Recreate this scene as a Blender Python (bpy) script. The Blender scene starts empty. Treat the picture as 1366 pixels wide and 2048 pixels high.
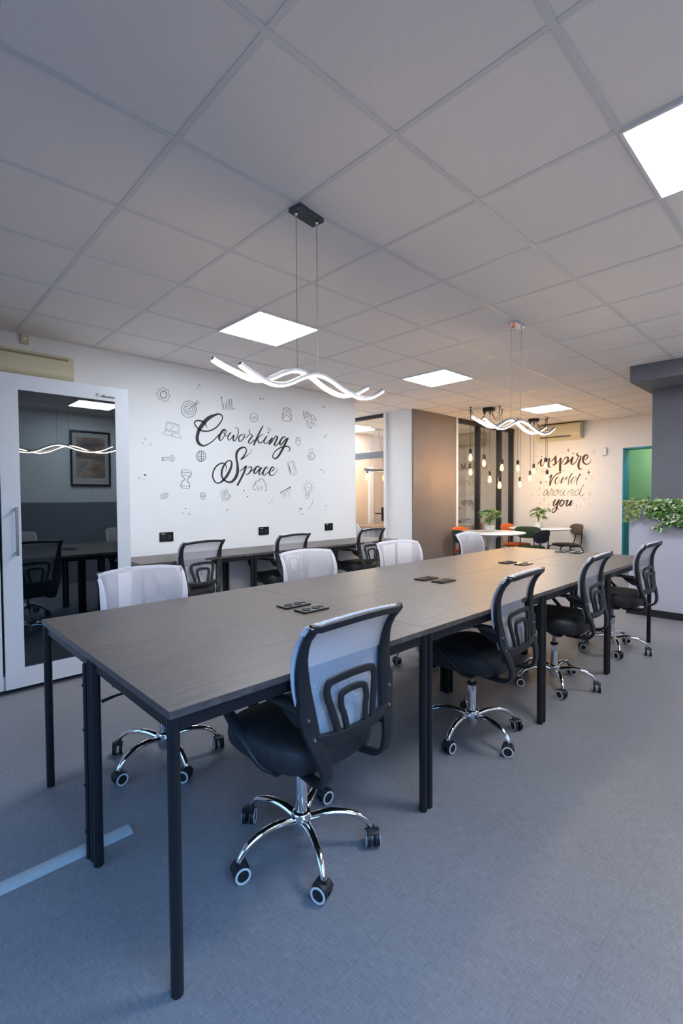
import bpy, bmesh, math, random
from mathutils import Vector, Matrix
random.seed(7)
PI = math.pi
sc = bpy.context.scene
COL = sc.collection
CE = 2.621          # ceiling height
# ------------------------------------------------------------------ camera
CAM_Z = 1.2945
yaw, pitch, roll = 0.8034, -0.0294, -0.0059
cy, sy, cp, sp = math.cos(yaw), math.sin(yaw), math.cos(pitch), math.sin(pitch)
fw = Vector((cy*cp, sy*cp, sp)); rt = Vector((sy, -cy, 0)); up = rt.cross(fw)
r2 = math.cos(roll)*rt + math.sin(roll)*up
u2 = -math.sin(roll)*rt + math.cos(roll)*up
cam = bpy.data.cameras.new('camera'); co = bpy.data.objects.new('camera', cam); COL.objects.link(co)
co.matrix_world = Matrix.Translation((0, 0, CAM_Z)) @ Matrix((r2, u2, -fw)).transposed().to_4x4()
cam.sensor_fit = 'VERTICAL'; cam.sensor_height = 36; cam.sensor_width = 24
cam.lens = 966.84/2048*36
cam.clip_start = 0.02
sc.camera = co
# ------------------------------------------------------------------ world, exposure, daylight
w = bpy.data.worlds.new('world'); sc.world = w; w.use_nodes = True
w.node_tree.nodes['Background'].inputs[0].default_value = (.35, .5, .8, 1)
w.node_tree.nodes['Background'].inputs[1].default_value = 0.3
sc.view_settings.view_transform = 'Standard'; sc.view_settings.look = 'None'
sc.view_settings.gamma = 1; sc.view_settings.use_curve_mapping = False
sc.view_settings.exposure = 0.82
WINDOW_POWER = 8
WINDOW_COLOR = (.22, .52, 1.0)
PANEL = 20
BULB = 100
def area(name, loc, rot, sx, sy_, power, color):
    l = bpy.data.lights.new(name, 'AREA'); l.shape = 'RECTANGLE'; l.size = sx; l.size_y = sy_
    l.energy = power; l.color = color; l.spread = math.radians(105)
    o = bpy.data.objects.new(name, l); o.location = loc; o.rotation_euler = rot; COL.objects.link(o); return o
# daylight entering through the three windows (left wall and the wall behind the camera)
area('daylight', (-1.95, 1.9, 1.45), (0, -PI/2+.8, 0), 1.5, 2.6, WINDOW_POWER, WINDOW_COLOR)
area('daylight', (0.1, -0.53, 1.55), (PI/2-.8, 0, 0), 1.8, 1.3, WINDOW_POWER*1.5, WINDOW_COLOR)

# ------------------------------------------------------------------ materials
def newmat(name):
    m = bpy.data.materials.new(name); m.use_nodes = True
    nt = m.node_tree; b = nt.nodes['Principled BSDF']
    return m, nt, b
def mat(name, col, rough=.5, metal=0, spec=.5, noise=0, nscale=30, bump=0, bscale=200, coat=0):
    m, nt, b = newmat(name)
    b.inputs['Roughness'].default_value = rough; b.inputs['Metallic'].default_value = metal
    b.inputs['Specular IOR Level'].default_value = spec; b.inputs['Coat Weight'].default_value = coat
    b.inputs['Base Color'].default_value = (*col, 1)
    tc = nt.nodes.new('ShaderNodeTexCoord')
    n = nt.nodes.new('ShaderNodeTexNoise'); n.inputs['Scale'].default_value = nscale; n.inputs['Detail'].default_value = 4
    nt.links.new(tc.outputs['Object'], n.inputs['Vector'])
    mx = nt.nodes.new('ShaderNodeMix'); mx.data_type = 'RGBA'
    k = max(noise, .02)
    mx.inputs[6].default_value = (*[c*(1-k) for c in col], 1); mx.inputs[7].default_value = (*[min(1, c*(1+k)) for c in col], 1)
    nt.links.new(n.outputs['Fac'], mx.inputs[0]); nt.links.new(mx.outputs[2], b.inputs['Base Color'])
    if bump:
        n2 = nt.nodes.new('ShaderNodeTexNoise'); n2.inputs['Scale'].default_value = bscale
        nt.links.new(tc.outputs['Object'], n2.inputs['Vector'])
        bp = nt.nodes.new('ShaderNodeBump'); bp.inputs['Strength'].default_value = bump; bp.inputs['Distance'].default_value = .002
        nt.links.new(n2.outputs['Fac'], bp.inputs['Height']); nt.links.new(bp.outputs[0], b.inputs['Normal'])
    return m
def emis(name, col, s):
    m, nt, b = newmat(name)
    b.inputs['Base Color'].default_value = (*col, 1); b.inputs['Emission Color'].default_value = (*col, 1)
    b.inputs['Emission Strength'].default_value = s
    return m
def glass(name, tint=(1, 1, 1), f0=.045, refl=(.95, .97, 1)):
    m = bpy.data.materials.new(name); m.use_nodes = True; nt = m.node_tree; nt.nodes.clear()
    out = nt.nodes.new('ShaderNodeOutputMaterial'); t = nt.nodes.new('ShaderNodeBsdfTransparent'); g = nt.nodes.new('ShaderNodeBsdfGlossy')
    lw = nt.nodes.new('ShaderNodeLayerWeight'); lw.inputs['Blend'].default_value = .5; mx = nt.nodes.new('ShaderNodeMixShader')
    p = nt.nodes.new('ShaderNodeMath'); p.operation = 'POWER'; p.inputs[1].default_value = 5
    q = nt.nodes.new('ShaderNodeMath'); q.operation = 'MULTIPLY_ADD'; q.inputs[1].default_value = 1-f0; q.inputs[2].default_value = f0
    t.inputs[0].default_value = (*tint, 1); g.inputs['Roughness'].default_value = 0; g.inputs[0].default_value = (*refl, 1)
    nt.links.new(lw.outputs['Facing'], p.inputs[0]); nt.links.new(p.outputs[0], q.inputs[0]); nt.links.new(q.outputs[0], mx.inputs[0])
    nt.links.new(t.outputs[0], mx.inputs[1]); nt.links.new(g.outputs[0], mx.inputs[2]); nt.links.new(mx.outputs[0], out.inputs[0])
    return m
def ramp(nt, src, stops):
    r = nt.nodes.new('ShaderNodeValToRGB'); e = r.color_ramp.elements
    e[0].position, e[0].color = stops[0][0], (*stops[0][1], 1); e[1].position, e[1].color = stops[-1][0], (*stops[-1][1], 1)
    for p, c in stops[1:-1]:
        x = e.new(p); x.color = (*c, 1)
    nt.links.new(src, r.inputs[0]); return r.outputs[0]
def mapped(nt, scale, coord='Object', rot=(0, 0, 0)):
    tc = nt.nodes.new('ShaderNodeTexCoord'); mp = nt.nodes.new('ShaderNodeMapping')
    mp.inputs['Scale'].default_value = scale; mp.inputs['Rotation'].default_value = rot
    nt.links.new(tc.outputs[coord], mp.inputs[0]); return mp.outputs[0]
def noise(nt, vec, scale, detail=3, rough=.5):
    n = nt.nodes.new('ShaderNodeTexNoise'); n.inputs['Scale'].default_value = scale; n.inputs['Detail'].default_value = detail; n.inputs['Roughness'].default_value = rough
    nt.links.new(vec, n.inputs['Vector']); return n.outputs['Fac']
def math_(nt, op, a, b):
    m = nt.nodes.new('ShaderNodeMath'); m.operation = op
    for i, v in enumerate((a, b)):
        if isinstance(v, (int, float)): m.inputs[i].default_value = v
        elif v is not None: nt.links.new(v, m.inputs[i])
    return m.outputs[0]

M = {}
M['wall'] = mat('white_paint', (.80, .825, .86), .6, bump=.15, bscale=300, noise=.015, nscale=3)
M['warmwall'] = mat('cream_paint', (.84, .80, .75), .6, noise=.02, nscale=2)
M['tan'] = mat('bulb_warmed_paint', (.74, .57, .43), .6, noise=.03, nscale=2)  # warm glow of the bulbs put into the wall colour
M['brown'] = mat('brown_plaster', (.225, .185, .172), .5, noise=.12, nscale=5, bump=.3, bscale=60)
M['darkplaster'] = mat('dark_grey_plaster', (.165, .165, .195), .55, noise=.14, nscale=6, bump=.3, bscale=60)
M['lilac'] = mat('light_lilac_grey_paint', (.50, .50, .60), .5, noise=.05, nscale=4)
M['lowgrey'] = mat('grey_wainscot_paint', (.20, .22, .27), .6)
M['green'] = mat('green_paint', (.28, .52, .30), .6)
M['teal'] = mat('teal_paint', (.0, .24, .40), .4)
M['tee'] = mat('grid_metal', (.70, .70, .71), .45, noise=.04)
M['black_metal'] = mat('black_metal', (.012, .013, .017), .38, spec=.4)
M['black_plastic'] = mat('black_plastic', (.016, .018, .022), .42, spec=.45, bump=.1, bscale=500)
M['black_gloss'] = mat('black_gloss', (.008, .009, .011), .12)
M['chrome'] = mat('chrome', (.82, .83, .86), .06, metal=1)
M['chrome_reflecting_dark'] = mat('chrome_with_dark_reflection', (.13, .15, .17), .08, metal=1)  # chrome with its dark reflection put into the colour
M['alu'] = mat('satin_aluminium', (.42, .42, .44), .38, metal=1)
M['steel'] = mat('brushed_steel', (.35, .35, .36), .3, metal=1)
M['white_plastic'] = mat('white_plastic', (.80, .81, .83), .35)
M['booth_white'] = mat('white_lacquer', (.72, .77, .84), .35)
M['booth_dark'] = mat('dark_felt', (.10, .12, .135), .9, noise=.1, nscale=80)
M['beige'] = mat('yellowed_plastic', (.60, .56, .40), .3, noise=.03)
M['beige_dark'] = mat('groove_shade_plastic', (.24, .20, .13), .5)  # darker copy of the yellowed plastic, groove shade as colour
M['ink'] = mat('black_paint', (.030, .034, .040), .7)
M['ink_thin'] = mat('thin_dark_paint', (.045, .075, .085), .7)
M['ink_brown'] = mat('brown_paint', (.085, .05, .042), .7)
M['ink_soft'] = mat('pale_brown_paint', (.38, .32, .29), .7)
M['orange'] = mat('orange_fabric', (.62, .13, .03), .8, bump=.3, bscale=400)
M['darkgreen'] = mat('green_fabric', (.035, .075, .035), .8, bump=.3, bscale=400)
M['charcoal'] = mat('charcoal_fabric', (.03, .032, .045), .8, bump=.3, bscale=400)
M['taupe'] = mat('taupe_fabric', (.10, .08, .075), .8, bump=.3, bscale=400)
M['pot'] = mat('white_ceramic', (.80, .80, .78), .3)
M['soil'] = mat('soil', (.05, .035, .025), .9, noise=.4, nscale=90)
M['stem'] = mat('stem', (.12, .17, .05), .6)
M['leaf'] = mat('leaf_green', (.10, .24, .04), .45, noise=.45, nscale=25)
M['leaf_light'] = mat('leaf_pale_green', (.30, .42, .20), .5, noise=.3, nscale=25)
M['leaf_yellow'] = mat('leaf_olive', (.26, .30, .05), .5, noise=.4, nscale=30)
M['wood'] = mat('warm_wood', (.36, .20, .11), .45, noise=.25, nscale=12)
M['strip'] = mat('grey_rubber', (.45, .49, .52), .45)
M['paperart'] = mat('print_paper', (.55, .55, .55), .6)
M['screw'] = mat('screw_steel', (.6, .6, .6), .25, metal=1)
M['panel'] = emis('led_diffuser', (.87, .935, 1.0), PANEL)
M['led'] = emis('warm_led', (1.0, .75, .50), 38)
M['bulbcore'] = emis('glowing_filament', (1.0, .68, .34), BULB)
M['glass'] = glass('clear_glass', (.95, .97, .96), .045)
M['partition_glass'] = glass('partition_glass', (.90, .92, .91), .16)
M['booth_glass'] = glass('dark_booth_glass', (.42, .50, .55), .12, (.85, .95, 1))
def bulbglass():
    m = bpy.data.materials.new('amber_glass'); m.use_nodes = True; nt = m.node_tree; nt.nodes.clear()
    out = nt.nodes.new('ShaderNodeOutputMaterial'); t = nt.nodes.new('ShaderNodeBsdfTransparent'); e = nt.nodes.new('ShaderNodeEmission'); a = nt.nodes.new('ShaderNodeAddShader')
    t.inputs[0].default_value = (1, .85, .6, 1); e.inputs[0].default_value = (1, .5, .14, 1); e.inputs[1].default_value = .9
    nt.links.new(t.outputs[0], a.inputs[0]); nt.links.new(e.outputs[0], a.inputs[1]); nt.links.new(a.outputs[0], out.inputs[0]); return m
M['bulbglass'] = bulbglass()
def tilemat():
    m, nt, b = newmat('mineral_fibre_tile')
    v = mapped(nt, (1, 1, 1)); a = noise(nt, v, 330, 2); c = noise(nt, v, 1.3, 2)
    s = math_(nt, 'MULTIPLY_ADD', c, .25); 
    nt.links.new(a, s.node.inputs[2])
    col = ramp(nt, s, [(.38, (.73, .69, .68)), (.62, (.88, .83, .81)), (.85, (.91, .87, .84))])
    nt.links.new(col, b.inputs['Base Color']); b.inputs['Roughness'].default_value = .9
    return m
M['tile'] = tilemat()
def floormat():
    m, nt, b = newmat('woven_vinyl_floor')
    a = noise(nt, mapped(nt, (22, 520, 1)), 1, 3); c = noise(nt, mapped(nt, (520, 22, 1)), 1, 3)
    big = noise(nt, mapped(nt, (1, 1, 1)), 1.6, 4); st = noise(nt, mapped(nt, (1, 1, 1)), 9, 5, .7)
    s = math_(nt, 'ADD', a, c); s = math_(nt, 'MULTIPLY', s, .42); s2 = math_(nt, 'MULTIPLY', big, .10); s = math_(nt, 'ADD', s, s2)
    s3 = math_(nt, 'MULTIPLY', st, .07); s = math_(nt, 'ADD', s, s3)
    col = ramp(nt, s, [(.36, (.150, .152, .168)), (.52, (.222, .220, .245)), (.68, (.31, .305, .335))])
    br = nt.nodes.new('ShaderNodeTexBrick'); nt.links.new(mapped(nt, (1, 1, 1)), br.inputs['Vector'])
    br.inputs['Scale'].default_value = 1; br.inputs['Brick Width'].default_value = .92; br.inputs['Row Height'].default_value = .46; br.inputs['Mortar Size'].default_value = .0012
    br.inputs['Color1'].default_value = (1, 1, 1, 1); br.inputs['Color2'].default_value = (.975, .975, .975, 1); br.inputs['Mortar'].default_value = (.84, .84, .85, 1)
    mx = nt.nodes.new('ShaderNodeMix'); mx.data_type = 'RGBA'; mx.blend_type = 'MULTIPLY'; mx.inputs[0].default_value = 1
    nt.links.new(col, mx.inputs[6]); nt.links.new(br.outputs[0], mx.inputs[7]); nt.links.new(mx.outputs[2], b.inputs['Base Color'])
    b.inputs['Roughness'].default_value = .48; b.inputs['Specular IOR Level'].default_value = .4
    bp = nt.nodes.new('ShaderNodeBump'); bp.inputs['Strength'].default_value = .12; bp.inputs['Distance'].default_value = .001
    nt.links.new(s, bp.inputs['Height']); nt.links.new(bp.outputs[0], b.inputs['Normal'])
    return m
M['floor'] = floormat()
def deskmat():
    m, nt, b = newmat('dark_wood_laminate')
    a = noise(nt, mapped(nt, (3, 120, 20)), 1, 5, .6); c = noise(nt, mapped(nt, (30, 500, 60)), 1, 2)
    s = math_(nt, 'ADD', a, c); s = math_(nt, 'MULTIPLY', s, .5)
    col = ramp(nt, s, [(.36, (.062, .051, .050)), (.5, (.095, .080, .078)), (.64, (.148, .126, .122))])
    nt.links.new(col, b.inputs['Base Color']); b.inputs['Roughness'].default_value = .40; b.inputs['Specular IOR Level'].default_value = .55
    bp = nt.nodes.new('ShaderNodeBump'); bp.inputs['Strength'].default_value = .12; bp.inputs['Distance'].default_value = .0006
    nt.links.new(s, bp.inputs['Height']); nt.links.new(bp.outputs[0], b.inputs['Normal'])
    return m
M['desk'] = deskmat()
def seatmat():
    m, nt, b = newmat('black_seat_mesh_fabric')
    vo = nt.nodes.new('ShaderNodeTexVoronoi'); vo.inputs['Scale'].default_value = 260; nt.links.new(mapped(nt, (1, 1, 1)), vo.inputs['Vector'])
    col = ramp(nt, vo.outputs['Distance'], [(.1, (.010, .011, .014)), (.8, (.030, .033, .040))])
    nt.links.new(col, b.inputs['Base Color']); b.inputs['Roughness'].default_value = .55
    bp = nt.nodes.new('ShaderNodeBump'); bp.inputs['Strength'].default_value = .5; bp.inputs['Distance'].default_value = .001
    nt.links.new(vo.outputs['Distance'], bp.inputs['Height']); nt.links.new(bp.outputs[0], b.inputs['Normal'])
    return m
M['seat'] = seatmat()
def netmat():
    m = bpy.data.materials.new('pale_net_fabric'); m.use_nodes = True; nt = m.node_tree
    b = nt.nodes['Principled BSDF']; out = nt.nodes['Material Output']
    b.inputs['Base Color'].default_value = (.70, .72, .82, 1); b.inputs['Roughness'].default_value = .6
    tc = nt.nodes.new('ShaderNodeTexCoord'); sp_ = nt.nodes.new('ShaderNodeSeparateXYZ'); nt.links.new(tc.outputs['Object'], sp_.inputs[0])
    K = 2*PI/.0042
    p = math_(nt, 'ADD', sp_.outputs[0], sp_.outputs[2]); q = math_(nt, 'SUBTRACT', sp_.outputs[0], sp_.outputs[2])
    s1 = math_(nt, 'SINE', math_(nt, 'MULTIPLY', p, K*.707), None); s2_ = math_(nt, 'SINE', math_(nt, 'MULTIPLY', q, K*.707), None)
    pr = math_(nt, 'MULTIPLY', s1, s2_)
    hole = math_(nt, 'MULTIPLY_ADD', math_(nt, 'GREATER_THAN', pr, .12), .56); hole.node.inputs[2].default_value = .16
    tr = nt.nodes.new('ShaderNodeBsdfTransparent'); mx = nt.nodes.new('ShaderNodeMixShader')
    nt.links.new(hole, mx.inputs[0]); nt.links.new(b.outputs[0], mx.inputs[1]); nt.links.new(tr.outputs[0], mx.inputs[2]); nt.links.new(mx.outputs[0], out.inputs[0])
    return m
M['net'] = netmat()
M['hem'] = mat('pale_hem_fabric', (.66, .68, .78), .6, noise=.25, nscale=700, bump=.4, bscale=600)
def varimat():
    m, nt, b = newmat('variegated_leaf')
    n = noise(nt, mapped(nt, (1, 1, 1)), 38, 2)
    col = ramp(nt, n, [(.46, (.05, .17, .05)), (.52, (.72, .76, .58))])
    nt.links.new(col, b.inputs['Base Color']); b.inputs['Roughness'].default_value = .45; return m
M['leaf_var'] = varimat()
def artmat():
    m, nt, b = newmat('sunset_print')
    n = noise(nt, mapped(nt, (3, 3, 7)), 1, 4)
    col = ramp(nt, n, [(.35, (.05, .07, .10)), (.5, (.30, .20, .16)), (.6, (.55, .38, .25)), (.7, (.2, .25, .32))])
    nt.links.new(col, b.inputs['Base Color']); return m
M['art'] = artmat()

# ------------------------------------------------------------------ mesh helpers
def box(bm, x0, x1, y0, y1, z0, z1):
    v = [bm.verts.new(p) for p in ((x0, y0, z0), (x1, y0, z0), (x1, y1, z0), (x0, y1, z0), (x0, y0, z1), (x1, y0, z1), (x1, y1, z1), (x0, y1, z1))]
    for f in ((0, 3, 2, 1), (4, 5, 6, 7), (0, 1, 5, 4), (1, 2, 6, 5), (2, 3, 7, 6), (3, 0, 4, 7)): bm.faces.new([v[i] for i in f])
    return bm
def rings(bm, R, close=True, cap=True):
    prev = None; first = None
    for r in R:
        vs = [bm.verts.new(p) for p in r]
        if prev:
            n = len(vs)
            for i in range(n if close else n-1):
                bm.faces.new((prev[i], prev[(i+1) % n], vs[(i+1) % n], vs[i]))
        else: first = vs
        prev = vs
    if cap:
        bm.faces.new(list(reversed(first))); bm.faces.new(prev)
    return bm
def lathe(bm, prof, seg=24, c=(0, 0, 0), cap=True):
    return rings(bm, [[(c[0]+r*math.cos(2*PI*i/seg), c[1]+r*math.sin(2*PI*i/seg), c[2]+z) for i in range(seg)] for r, z in prof], cap=cap)
def frame_at(d, upv=None):
    d = Vector(d).normalized(); u = Vector(upv) if upv is not None else (Vector((0, 0, 1)) if abs(d.z) < .95 else Vector((0, 1, 0)))
    s = d.cross(u).normalized(); t = s.cross(d).normalized(); return s, t
def tube(bm, pts, r, seg=10, ry=None, upv=None, sq=False, closed=False):
    """sweep along pts; r/ry numbers or lists (half width along side / half height along up)"""
    pts = [Vector(p) for p in pts]; n = len(pts); R = []
    s = t = None
    for i, p in enumerate(pts):
        if closed: d = pts[(i+1) % n]-pts[(i-1) % n]
        else: d = pts[min(i+1, n-1)]-pts[max(i-1, 0)]
        d.normalize()
        if s is None or upv is not None: s, t = frame_at(d, upv)
        else:
            s = (s-d*s.dot(d)).normalized(); t = s.cross(d).normalized()
        a = r[i] if isinstance(r, (list, tuple)) else r
        b = (ry[i] if isinstance(ry, (list, tuple)) else ry) if ry is not None else a
        if sq:
            e = .72
            cs = [(1, -e), (1, e), (e, 1), (-e, 1), (-1, e), (-1, -e), (-e, -1), (e, -1)]
        else: cs = [(math.cos(2*PI*k/seg), math.sin(2*PI*k/seg)) for k in range(seg)]
        R.append([p+s*a*x+t*b*y for x, y in cs])
    if closed:
        R.append(R[0]); return rings(bm, R, cap=False)
    return rings(bm, R)
def cyl(bm, p0, p1, r0, r1=None, seg=16): return tube(bm, [p0, p1], [r0, r1 if r1 is not None else r0], seg)
def spline(P, k=4, closed=False):
    P = [tuple(p) for p in P]; n = len(P); out = []
    if n < 3 and not closed: return P
    for i in range(n if closed else n-1):
        if closed: a, b, c, d = P[(i-1) % n], P[i], P[(i+1) % n], P[(i+2) % n]
        else: a, b, c, d = P[max(i-1, 0)], P[i], P[i+1], P[min(i+2, n-1)]
        for j in range(k):
            t = j/k
            out.append(tuple(.5*((2*B)+(-A+Cc)*t+(2*A-5*B+4*Cc-D)*t*t+(-A+3*B-3*Cc+D)*t**3) for A, B, Cc, D in zip(a, b, c, d)))
    if not closed: out.append(P[-1])
    return out
def prism(bm, poly, z0, z1, axis='z'):
    f = {'z': lambda a, b, c: (a, b, c), 'y': lambda a, b, c: (a, c, b), 'x': lambda a, b, c: (c, a, b)}[axis]
    lo = [bm.verts.new(f(a, b, z0)) for a, b in poly]; hi = [bm.verts.new(f(a, b, z1)) for a, b in poly]; n = len(poly)
    bm.faces.new(lo); bm.faces.new(list(reversed(hi)))
    for i in range(n): bm.faces.new((lo[i], hi[i], hi[(i+1) % n], lo[(i+1) % n]))
    return bm
def nb(): return bmesh.new()
def obj(name, bm, m, parent=None, smooth=False, bevel=0, loc=None):
    bmesh.ops.recalc_face_normals(bm, faces=bm.faces)
    me = bpy.data.meshes.new(name); bm.to_mesh(me); bm.free()
    me.materials.append(M[m] if isinstance(m, str) else m)
    if smooth:
        for p in me.polygons: p.use_smooth = True
    o = bpy.data.objects.new(name, me); COL.objects.link(o)
    if smooth == 'auto':
        md = o.modifiers.new('split', 'EDGE_SPLIT'); md.split_angle = math.radians(38)
    if bevel:
        md = o.modifiers.new('bevel', 'BEVEL'); md.width = bevel; md.segments = 2; md.limit_method = 'ANGLE'
    if parent: o.parent = parent
    if loc: o.location = loc
    return o
def tag(o, label, cat, group=None, kind=None):
    o['label'] = label; o['category'] = cat
    if group: o['group'] = group
    if kind: o['kind'] = kind
    return o
def thing(name, label, cat, loc=(0, 0, 0), rz=0, group=None):
    o = bpy.data.objects.new(name, None); o.empty_display_size = .1; COL.objects.link(o)
    o.location = loc; o.rotation_euler = (0, 0, rz); return tag(o, label, cat, group)
def struct(name, bm, m, parent=None, **k):
    o = obj(name, bm, m, parent, **k)
    if not parent: o['kind'] = 'structure'
    return o
def sbox(name, m, *a, parent=None, **k): return struct(name, box(nb(), *a), m, parent, **k)
def dup(root, loc, rz, label, group=None):
    kids = {}
    for o in COL.objects:
        if o.parent: kids.setdefault(o.parent, []).append(o)
    r = root.copy(); COL.objects.link(r); r.location = loc; r.rotation_euler = (0, 0, rz); r['label'] = label
    if group: r['group'] = group
    made = []
    for ch in kids.get(root, []):
        c = ch.copy(); COL.objects.link(c); c.parent = r; made.append(c)
        for g in kids.get(ch, []):
            d = g.copy(); COL.objects.link(d); d.parent = c
    return r, made

# ------------------------------------------------------------------ room shell
X0, X1, Y0 = -2.0, 9.05, -0.6
YA = 4.56
sbox('floor', 'floor', X0-.1, 11.6, Y0-.1, 7.1, -.06, 0)
sbox('ceiling', 'tile', X0-.1, 11.6, Y0-.1, 7.1, CE, CE+.05)
bm = nb()     # suspended-ceiling grid: main and cross tees hanging 6 mm below the tiles
ux = [.8336+.57*k for k in range(-5, 19)]; vy = [1.1577+.57*k for k in range(-3, 11)]
for x in ux: box(bm, x-.0115, x+.0115, Y0, YA if x < 4.67 else 6.95, CE-.0025, CE+.002)
for y in vy: box(bm, X0 if y < YA else 4.7, 11.4, y-.0115, y+.0115, CE-.0035, CE+.002)
struct('trim_1', bm, 'tee')
sbox('trim_2', 'tee', X0, 4.665, YA-.022, YA-.0005, CE-.008, CE-.0005)
sbox('trim_3', 'tee', X1-.02, X1-.0005, .2, 4.5, CE-.008, CE-.0005)
# left wall with a window opening
bm = nb()
for a in ((X0-.12, X0, Y0, .55, 0, CE), (X0-.12, X0, 3.25, YA+.12, 0, CE), (X0-.12, X0, .55, 3.25, 0, .65), (X0-.12, X0, .55, 3.25, 2.25, CE)): box(bm, *a)
struct('wall_left', bm, 'wall')
def window(name, x0, x1, y0, y1, z0, z1):
    o = struct(name, nb_frame(x0, x1, y0, y1, z0, z1), 'white_plastic'); return o
def nb_frame(x0, x1, y0, y1, z0, z1, t=.05):
    b = nb(); alongx = (x1-x0) > (y1-y0)
    box(b, x0, x1, y0, y1, z0, z0+t); box(b, x0, x1, y0, y1, z1-t, z1)
    n = 3
    for i in range(n+1):
        if alongx:
            c = x0+(x1-x0-t)*i/n; box(b, c, c+t, y0, y1, z0+t, z1-t)
        else:
            c = y0+(y1-y0-t)*i/n; box(b, x0, x1, c, c+t, z0+t, z1-t)
    return b
window('window_1', X0-.08, X0-.02, .55, 3.25, .65, 2.25)
obj('pane', box(nb(), X0-.052, X0-.048, .6, 3.2, .7, 2.2), 'glass', bpy.data.objects['window_1'])
# wall behind the camera: white above, grey below, with a window
bm = nb()
for a in ((X0-.12, -.85, 1.25, CE), (1.05, 9.17, 1.25, CE), (-.85, 1.05, 2.25, CE)): box(bm, a[0], a[1], Y0-.12, Y0, a[2], a[3])
struct('wall_back', bm, 'wall')
bm = nb()
for a in ((X0-.12, -.85, 0, 1.25), (1.05, 9.17, 0, 1.25), (-.85, 1.05, 0, .85)): box(bm, a[0], a[1], Y0-.12, Y0, a[2], a[3])
struct('wall_back_lower', bm, 'lowgrey')
window('window_2', -.85, 1.05, Y0-.08, Y0-.02, .85, 2.25)
# lettered wall, partitions, far wall
sbox('wall_front', 'wall', X0, 4.665, YA, YA+.12, 0, CE)
sbox('wall_corridor', 'wall', 4.545, 4.665, YA+.12, 6.95, 0, CE)
sbox('wall_pillar', 'wall', 5.83, 6.975, 4.515, 4.99, 0, CE-.001)
sbox('wall_pillar_cladding', 'brown', 5.832, 6.975, 4.48, 4.515, 0, CE-.001)
sbox('trim_4', 'white_plastic', 6.975, 7.03, 4.47, 4.60, 0, CE-.001)
sbox('wall_meeting_room', 'tan', 4.545, 11.5, 6.95, 7.07, 0, CE)
sbox('wall_meeting_room_end', 'warmwall', 11.3, 11.42, 4.6, 6.95, 0, CE)
sbox('wall_meeting_room_side', 'warmwall', 9.17, 11.42, 4.48, 4.6, 0, CE)
for i, (a, b_) in enumerate(((7.50, 7.64), (8.02, 8.14))): sbox('trim_%d' % (5+i), 'wall', a, b_, 6.925, 6.95, 0, 1.95)
bm = nb()
for a in ((2.573, 4.60, 0, CE), (1.62, 2.573, 2.10, CE), (Y0, 1.62, 0, CE)): box(bm, X1, X1+.12, a[0], a[1], a[2], a[3])
struct('wall_far', bm, 'wall')
bm = nb(); box(bm, X1-.004, X1+.28, 2.553, 2.574, 0, 2.10); box(bm, X1-.004, X1+.28, 1.62, 2.574, 2.08, 2.102); box(bm, X1-.004, X1+.28, 1.60, 1.621, 0, 2.08)
struct('door_1', bm, 'teal')
bm = nb(); box(bm, 10.4, 10.5, .6, 3.4, 0, 2.5); box(bm, X1+.28, 10.5, 3.3, 3.4, 0, 2.5); box(bm, X1+.12, 10.5, .6, .7, 0, 2.5); box(bm, X1+.28, X1+.3, 2.574, 3.3, 0, 2.5)
struct('wall_green_lobby', bm, 'green')
sbox('ceiling_lobby', 'wall', X1+.12, 10.5, .6, 3.4, 2.5, 2.55)
# dark column with soffit and the low planter wall
sbox('wall_column', 'darkplaster', 6.2, 6.75, .2, 1.475, 0, 2.458)
sbox('wall_soffit', 'darkplaster', 5.6, 7.2, Y0, 1.535, 2.458, CE-.001)
bm = nb(); t = .03
box(bm, 5.98, 6.01, Y0, 1.63, 0, 1.2); box(bm, 6.01, 6.2, 1.60, 1.63, 0, 1.2); box(bm, 6.17, 6.2, Y0, 1.60, 0, 1.2); box(bm, 6.01, 6.17, Y0, 1.60, 1.08, 1.10)
struct('wall_planter', bm, 'lilac')
sbox('baseboard_planter', 'black_plastic', 5.965, 5.98, Y0, 1.645, 0, .075)
sbox('baseboard_planter_end', 'black_plastic', 5.965, 6.2, 1.63, 1.645, 0, .075)
sbox('baseboard_front', 'white_plastic', 1.45, 4.665, YA-.012, YA, 0, .07)
sbox('baseboard_far', 'white_plastic', X1-.012, X1, 2.58, 4.47, 0, .07)

# glass wall of the meeting room (facing the lounge)
g = struct('window_3', box(nb(), 7.03, 9.05, 4.49, 4.57, 2.55, CE-.001), 'black_metal')
for x in (7.745, 8.515, 8.995):
    obj('mullion', box(nb(), x-.023, x+.023, 4.485, 4.575, 0, 2.55), 'black_metal', g)
obj('bottom_rail', box(nb(), 7.03, 9.05, 4.49, 4.57, 0, .06), 'black_metal', g)
for a, b_ in ((7.03, 7.722), (7.768, 8.492), (8.538, 8.972)): obj('pane', box(nb(), a, b_, 4.528, 4.534, .06, 2.55), 'partition_glass', g)
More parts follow.
